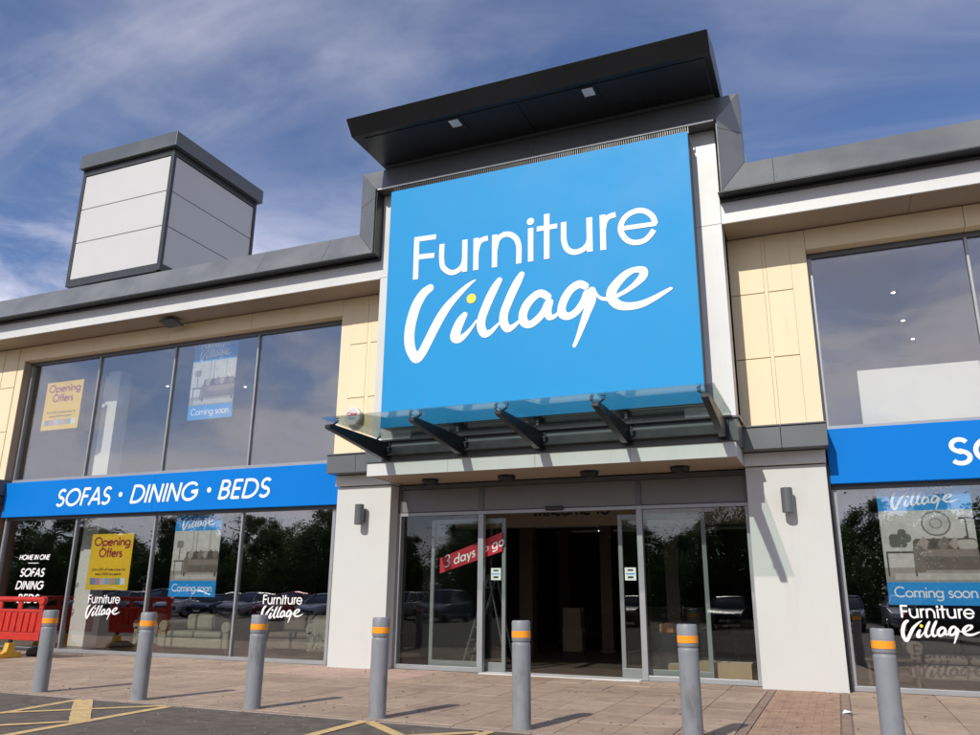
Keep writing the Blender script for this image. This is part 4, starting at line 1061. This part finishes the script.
put(make_sofa(2.0, fabric, 'sage green sofa behind the glass below the blue Coming soon poster'), -13.55, 15.45, 0)
put(make_sofa(1.15, fabric, 'sage green armchair with its back to the lettered pane, by the pillar'), -10.12, 15.72, 180)
put(make_sofa(.95, fabric, 'sage green armchair with its back to the pane under the yellow poster'), -15.2, 15.75, 180)
put(make_sofa(1.75, fabric2, 'taupe sofa behind the lettered pane, side-on to the armchair'), -11.5, 16.3, 14)
put(make_sofa(2.3, fabric2, 'taupe sofa behind the glass right of the entrance'), 2.1, 15.5, 0)
put(make_sofa(2.0, fabric, 'sage green sofa deeper in the shop, right of the entrance'), 4.6, 17.0, -20)
t = thing('coffee_table', 'dark coffee table with glass vase behind the glass right of the entrance', 'table', (.75, 15.2, 0))
bx('table_top', wood, t, .3, 1.1, 14.9, 15.5, .40, .44, bevel=.008)
for x in (.34, 1.03):
    for y in (14.94, 15.43): bx('leg', wood, t, x, x + .04, y, y + .04, .008, .398)
t = tag(MB().lathe([(.06, .445), (.10, .52), (.11, .66), (.07, .78), (.085, .86)], (.62, 15.1, 0), 18).build('vase', car_glass, None, smooth=True), 'dark glass vase on the coffee table right of the entrance', 'vase')

# small lit ceiling spots
sp = [(-10.2, 17.5, 7.29), (-10.9, 18.8, 7.29), (-12.4, 19.2, 7.29), (-15.5, 18.2, 7.29), (-17.6, 17.3, 7.29), (1.6, 16.7, 7.29), (1.9, 18.6, 7.29), (2.2, 20.1, 7.29), (4.1, 17.3, 7.29), (5.1, 19.4, 7.29),
      (-5.6, 18.6, 3.29), (-5.9, 21.0, 3.29), (-6.2, 23.0, 3.29), (-3.4, 19.0, 3.29), (-4.0, 22.2, 3.29)]
up0 = None
for x, y, z in sp:
    if up0 is None:
        up0 = thing('ceiling_spot', '', 'light')
        MB().lathe([(.05, -.10), (.055, -.02), (.03, -.0)], n=14).build('spot_can', int_white, up0, smooth=True)
        MB().lathe([(.034, -.108), (.034, -.101)], n=14).build('spot_bulb', bulb, up0)
        o = up0
    else: o = copy_tree(up0)
    o.location = (x, y, z)
    o['label'] = 'tiny lit spotlight on the upstairs shop ceiling' if z > 5 else 'tiny lit spotlight on the ceiling inside the doorway'
    o['group'] = 'upstairs ceiling spotlights' if z > 5 else 'lobby ceiling spotlights'

# ------------------------------------------------------------------ car park behind the camera (mirrored in the glass)
def make_car(cname, c, sh=0.0):
    paint = mat('car_paint_' + cname, c, .28, .25, var=.02, coat=.8)
    t = thing('parked_car', '', 'car')
    st = [(-2.12, .42, .62, .70), (-2.02, .24, .72, .80), (-1.5, .20, .84, .86), (-.9, .20, .93, .88), (0, .20, .95, .89), (1.0, .20, .97, .88), (1.75, .22, .98, .86), (2.05, .28, .92, .80), (2.12, .42, .80, .72)]
    mb = MB(); vs = []; fs = []
    for y, zl, zb, w in st:
        zb += sh * .4
        vs += [(-w * .86, y, zl), (-w, y, zl + .16), (-w, y, zb - .14), (-w * .93, y, zb), (w * .93, y, zb), (w, y, zb - .14), (w, y, zl + .16), (w * .86, y, zl)]
    for k in range(len(st) - 1):
        for i in range(8): fs.append((k * 8 + i, k * 8 + (i + 1) % 8, k * 8 + 8 + (i + 1) % 8, k * 8 + 8 + i))
    fs += [tuple(range(8)), tuple(range((len(st) - 1) * 8, len(st) * 8))[::-1]]
    mb.add(vs, fs).build('body', paint, t, .03, smooth=True)
    zr = 1.44 + sh; zbt = .93 + sh * .4
    a = [(-.79, -.95, zbt), (.79, -.95, zbt), (.79, 1.85, zbt), (-.79, 1.85, zbt)]
    b = [(-.60, -.20, zr), (.60, -.20, zr), (.60, 1.25, zr), (-.60, 1.25, zr)]
    MB().hexa(a, b).build('window', car_glass, t, .04, smooth=True)
    MB().hexa([(-.62, -.26, zr - .02), (.62, -.26, zr - .02), (.62, 1.30, zr - .02), (-.62, 1.30, zr - .02)], [(-.54, -.12, zr + .035), (.54, -.12, zr + .035), (.54, 1.16, zr + .035), (-.54, 1.16, zr + .035)]).build('roof', paint, t, .02, smooth=True)
    mb = MB()
    for s in (-1, 1):
        for (y0, y1) in ((-.95, -.22), (1.85, 1.27)):
            mb.tube((s * .80, y0, zbt - .02), (s * .61, y1, zr), .035, n=6)
        mb.tube((s * .80, .45, zbt - .02), (s * .615, .48, zr), .03, n=6)
    mb.build('pillar', paint, t)
    for s in (-1, 1):
        for y in (-1.32, 1.32):
            w_ = MB().lathe([(.20, s * .60), (.31, s * .62), (.32, s * .70), (.31, s * .85), (.22, s * .865)], (0, y, .315), 22, 'x').build('wheel', tyre_m, t, smooth=True)
            MB().lathe([(.20, s * .845), (.19, s * .873), (.05, s * .878)], (0, y, .315), 14, 'x').build('rim', alu, w_, smooth=True)
        bx('headlight', lens_m, t, *sorted((s * .50, s * .78)), -2.10, -1.94, .62, .74, bevel=.02)
        bx('tail_light', tail_m, t, *sorted((s * .52, s * .80)), 1.96, 2.11, .70, .86, bevel=.02)
        bx('mirror', paint, t, *sorted((s * .86, s * 1.0)), -.72, -.60, .93, 1.05, bevel=.03)
    bx('grille', black_metal, t, -.42, .42, -2.135, -2.0, .46, .62, bevel=.02)
    bx('number_plate', plastic_white, t, -.26, .26, -2.145, -2.12, .34, .45)
    return t
cars = {'silver': make_car('silver', (.42, .43, .44)), 'black': make_car('black', (.012, .013, .015)), 'white': make_car('white', (.70, .70, .69)),
        'dark_blue': make_car('dark_blue', (.015, .03, .09)), 'red': make_car('red', (.33, .015, .012)), 'grey': make_car('grey', (.12, .125, .13), .12)}
order = ['grey', 'silver', 'black', 'white', 'dark_blue', 'silver', 'red', 'silver', 'black', 'white', 'grey', None, 'silver', 'dark_blue', 'black', None, 'black', 'grey', 'dark_blue', 'silver', 'black', None, 'silver']
used = set()
for i, c in enumerate(order):
    if c is None: continue
    o = cars[c] if c not in used else copy_tree(cars[c])
    used.add(c)
    o.location = (-44.75 + i * 2.5, -12.1 + random.uniform(-.25, .25), -.012)
    o.rotation_euler = (0, 0, math.pi + random.uniform(-.03, .03))
    o['label'] = '%s hatchback parked in the row of bays opposite the shop' % c.replace('_', ' ')
    o['group'] = '%s cars parked opposite the shop' % c.replace('_', ' ')
o = copy_tree(cars['black'])
o.location = (4.2, -4.6, -.012); o.rotation_euler = (0, 0, math.radians(96))
o['label'] = 'black hatchback waiting side-on in the lane nearer the shop'; o['group'] = 'black cars parked opposite the shop'
del o['group']

def tree_proto(seed, h, rx, lmat, nclump=100, per=190):
    rnd = random.Random(seed)
    t = thing('broadleaf_tree', '', 'tree')
    mb = MB()
    segs = [(Vector((0, 0, -.1)), Vector((.1, .05, h * .22)), .24, .18), (Vector((.1, .05, h * .22)), Vector((-.05, .1, h * .5)), .18, .11), (Vector((-.05, .1, h * .5)), Vector((.1, 0, h * .85)), .11, .03)]
    for a, b, r0, r1 in segs: mb.tube(a, b, r0, r1, 10)
    tips = []
    for i in range(11):
        zz0 = h * rnd.uniform(.2, .7); a = rnd.uniform(0, 6.28); L = rx * rnd.uniform(.5, .95)
        p0 = Vector((0, 0, zz0)); p1 = Vector((math.cos(a) * L, math.sin(a) * L, min(zz0 + L * rnd.uniform(.3, .8), h * .92)))
        mid = (p0 + p1) / 2 + Vector((0, 0, .15)); mb.tube(p0, mid, .09, .06, 7); mb.tube(mid, p1, .06, .02, 7); tips.append(p1)
    mb.build('trunk', bark, t, smooth=True)
    V, F = [], []
    for k in range(nclump):
        while True:
            p = Vector((rnd.uniform(-1, 1), rnd.uniform(-1, 1), rnd.uniform(-1, 1)))
            if .25 < p.length < 1: break
        c = Vector((p.x * rx * (1 - .25 * max(p.z, 0)), p.y * rx * (1 - .25 * max(p.z, 0)), h * .52 + p.z * h * .46))
        cr_ = rnd.uniform(.45, .95)
        for i in range(per):
            q = Vector((rnd.gauss(0, .5), rnd.gauss(0, .5), rnd.gauss(0, .4))) * cr_ + c
            u_ = Vector((rnd.uniform(-1, 1), rnd.uniform(-1, 1), rnd.uniform(-.6, .6))).normalized(); v_ = u_.orthogonal().normalized()
            v_ = (Matrix.Rotation(rnd.uniform(0, 6.28), 3, u_) @ v_); s = rnd.uniform(.07, .14); n_ = len(V)
            V += [tuple(q - u_ * s), tuple(q + v_ * s * .55), tuple(q + u_ * s), tuple(q - v_ * s * .55)]
            F.append((n_, n_ + 1, n_ + 2, n_ + 3))
    me = bpy.data.meshes.new('crown'); me.from_pydata(V, [], F); me.materials.append(lmat)
    cr = bpy.data.objects.new('crown', me); col.objects.link(cr); attach(cr, t)
    return t
protos = [tree_proto(1, 8.6, 3.4, leaf_a), tree_proto(2, 7.4, 3.2, leaf_b), tree_proto(3, 9.6, 3.6, leaf_b, 115)]
tlab = ['broad mid-green tree in the row beyond the car park', 'low dark green tree in the row beyond the car park', 'tall dark green tree in the row beyond the car park']
seq = [2, 1, 0, 2, 2, 0, 1, 2, 0, 2, 1, 2, 0, 2, 0, 1, 2, 0, 2, 1, 0, 2] + [2, 0, 1, 2, 0, 2, 1, 0, 2, 2, 0, 2, 0, 1, 0, 2, 1, 0, 1, 2, 0, 1, 2, 0]
usedp = set()
for i, k in enumerate(seq):
    o = protos[k] if k not in usedp else copy_tree(protos[k])
    usedp.add(k)
    o.location = (-92 + (i - 22) * 5.0 + random.uniform(-1, 1), -27 - (i % 3) * 3.0, -.02) if i >= 22 else (-94 + i * 5.6 + random.uniform(-1, 1), -39 - (i % 2) * 2.5, -.02)
    o.rotation_euler = (0, 0, random.uniform(0, 6.28)); s = random.uniform(.78, 1.0); o.scale = (s, s, s)
    o['label'] = tlab[k]; o['group'] = tlab[k] + 's'

# hedge bank under the trees
def hedge(seed, x0, x1, y, h):
    rnd = random.Random(seed); V, F = [], []
    for i in range(int((x1 - x0) * 1100)):
        q = Vector((rnd.uniform(x0, x1), y + rnd.gauss(0, .55), 0)); q.z = abs(rnd.gauss(0, .55)) * h if rnd.random() < .4 else rnd.uniform(0, h) * (.85 + .15 * math.sin(q.x * 1.3 + seed) + .1 * math.sin(q.x * 3.1))
        u_ = Vector((rnd.uniform(-1, 1), rnd.uniform(-1, 1), rnd.uniform(-.8, .8))).normalized(); v_ = u_.orthogonal().normalized()
        s = rnd.uniform(.07, .14); n_ = len(V)
        V += [tuple(q - u_ * s), tuple(q + v_ * s * .6), tuple(q + u_ * s), tuple(q - v_ * s * .6)]; F.append((n_, n_ + 1, n_ + 2, n_ + 3))
    t = thing('hedge', '', 'hedge', (0, 0, 0))
    me = bpy.data.meshes.new('foliage'); me.from_pydata(V, [], F); me.materials.append(leaf_b)
    o = bpy.data.objects.new('foliage', me); col.objects.link(o); o.parent = t
    mb = MB()
    for i in range(int((x1 - x0) * 1.2)):
        x = rnd.uniform(x0, x1); mb.tube((x, y, -.1), (x + rnd.uniform(-.3, .3), y, h * .7), .03, .015, 6)
    mb.build('stems', bark, t)
    return t
h0 = hedge(5, 0, 30, 0, 4.0)
for i in range(4):
    o = h0 if i == 0 else copy_tree(h0)
    o.location = (-95 + i * 30, -24.5 + (i % 2) * .4, -.02)
    o['label'] = 'long dark green hedge between the parked cars and the trees'; o['group'] = 'hedges beyond the car park'

# a few more things deep inside the doorway
t = thing('step_ladder', 'aluminium step ladder leaning just inside the left door leaf', 'ladder', (-6.5, 15.4, 0))
for s in (0, .42):
    MB().tube((-6.95, 15.2 + s, .01), (-6.40, 15.2 + s, 1.75), .025, n=8).build('stringer', alu_dark, t)
    MB().tube((-6.0, 15.2 + s, .01), (-6.40, 15.2 + s, 1.75), .018, n=8).build('rear_leg', alu_dark, t)
for k in range(6):
    f = (k + 1) / 7
    bx('tread', alu_dark, t, -6.95 + .6 * f - .05, -6.95 + .6 * f + .05, 15.2, 15.62, 1.75 * f - .012, 1.75 * f + .012)
t = thing('reception_desk', 'dark reception desk deep inside the shop doorway', 'desk', (-4.2, 22.5, 0))
bx('desk_front', wood, t, -5.4, -3.0, 22.3, 22.4, .01, 1.05, bevel=.01)
bx('desk_top', int_wall, t, -5.5, -2.9, 22.2, 23.0, 1.055, 1.10, bevel=.01)
for k, (x, y, rz) in enumerate(((-4.1, 24.6, 10), (-2.3, 20.6, -60))):
    put(make_sofa(2.1, fabric2, ('taupe sofa behind the reception desk', 'taupe sofa along the side wall inside the doorway')[k]), x, y, rz)
for k, (x, y) in enumerate(((-3.35, 18.6), (-7.4, 23.4))):
    w = .3
    t = thing('timber_column', ('brown timber column inside the doorway on the side of the right leaf', 'brown timber column far back beside the reception desk')[k], 'column', (x, y, 0))
    bx('shaft', wood, t, x - w / 2, x + w / 2, y - w / 2, y + w / 2, .10, 3.28, bevel=.01)
    bx('plinth', wood, t, x - w / 2 - .03, x + w / 2 + .03, y - w / 2 - .03, y + w / 2 + .03, .008, .098, bevel=.008)
t = thing('ceiling_rail', 'pale strip along the ceiling inside the doorway', 'ceiling rail', (-4.6, 19, 3.2))
for k in range(4): bx('rail', int_white, t, -7.8, -1.2, 18.2 + k * 1.9, 18.28 + k * 1.9, 3.22, 3.29)
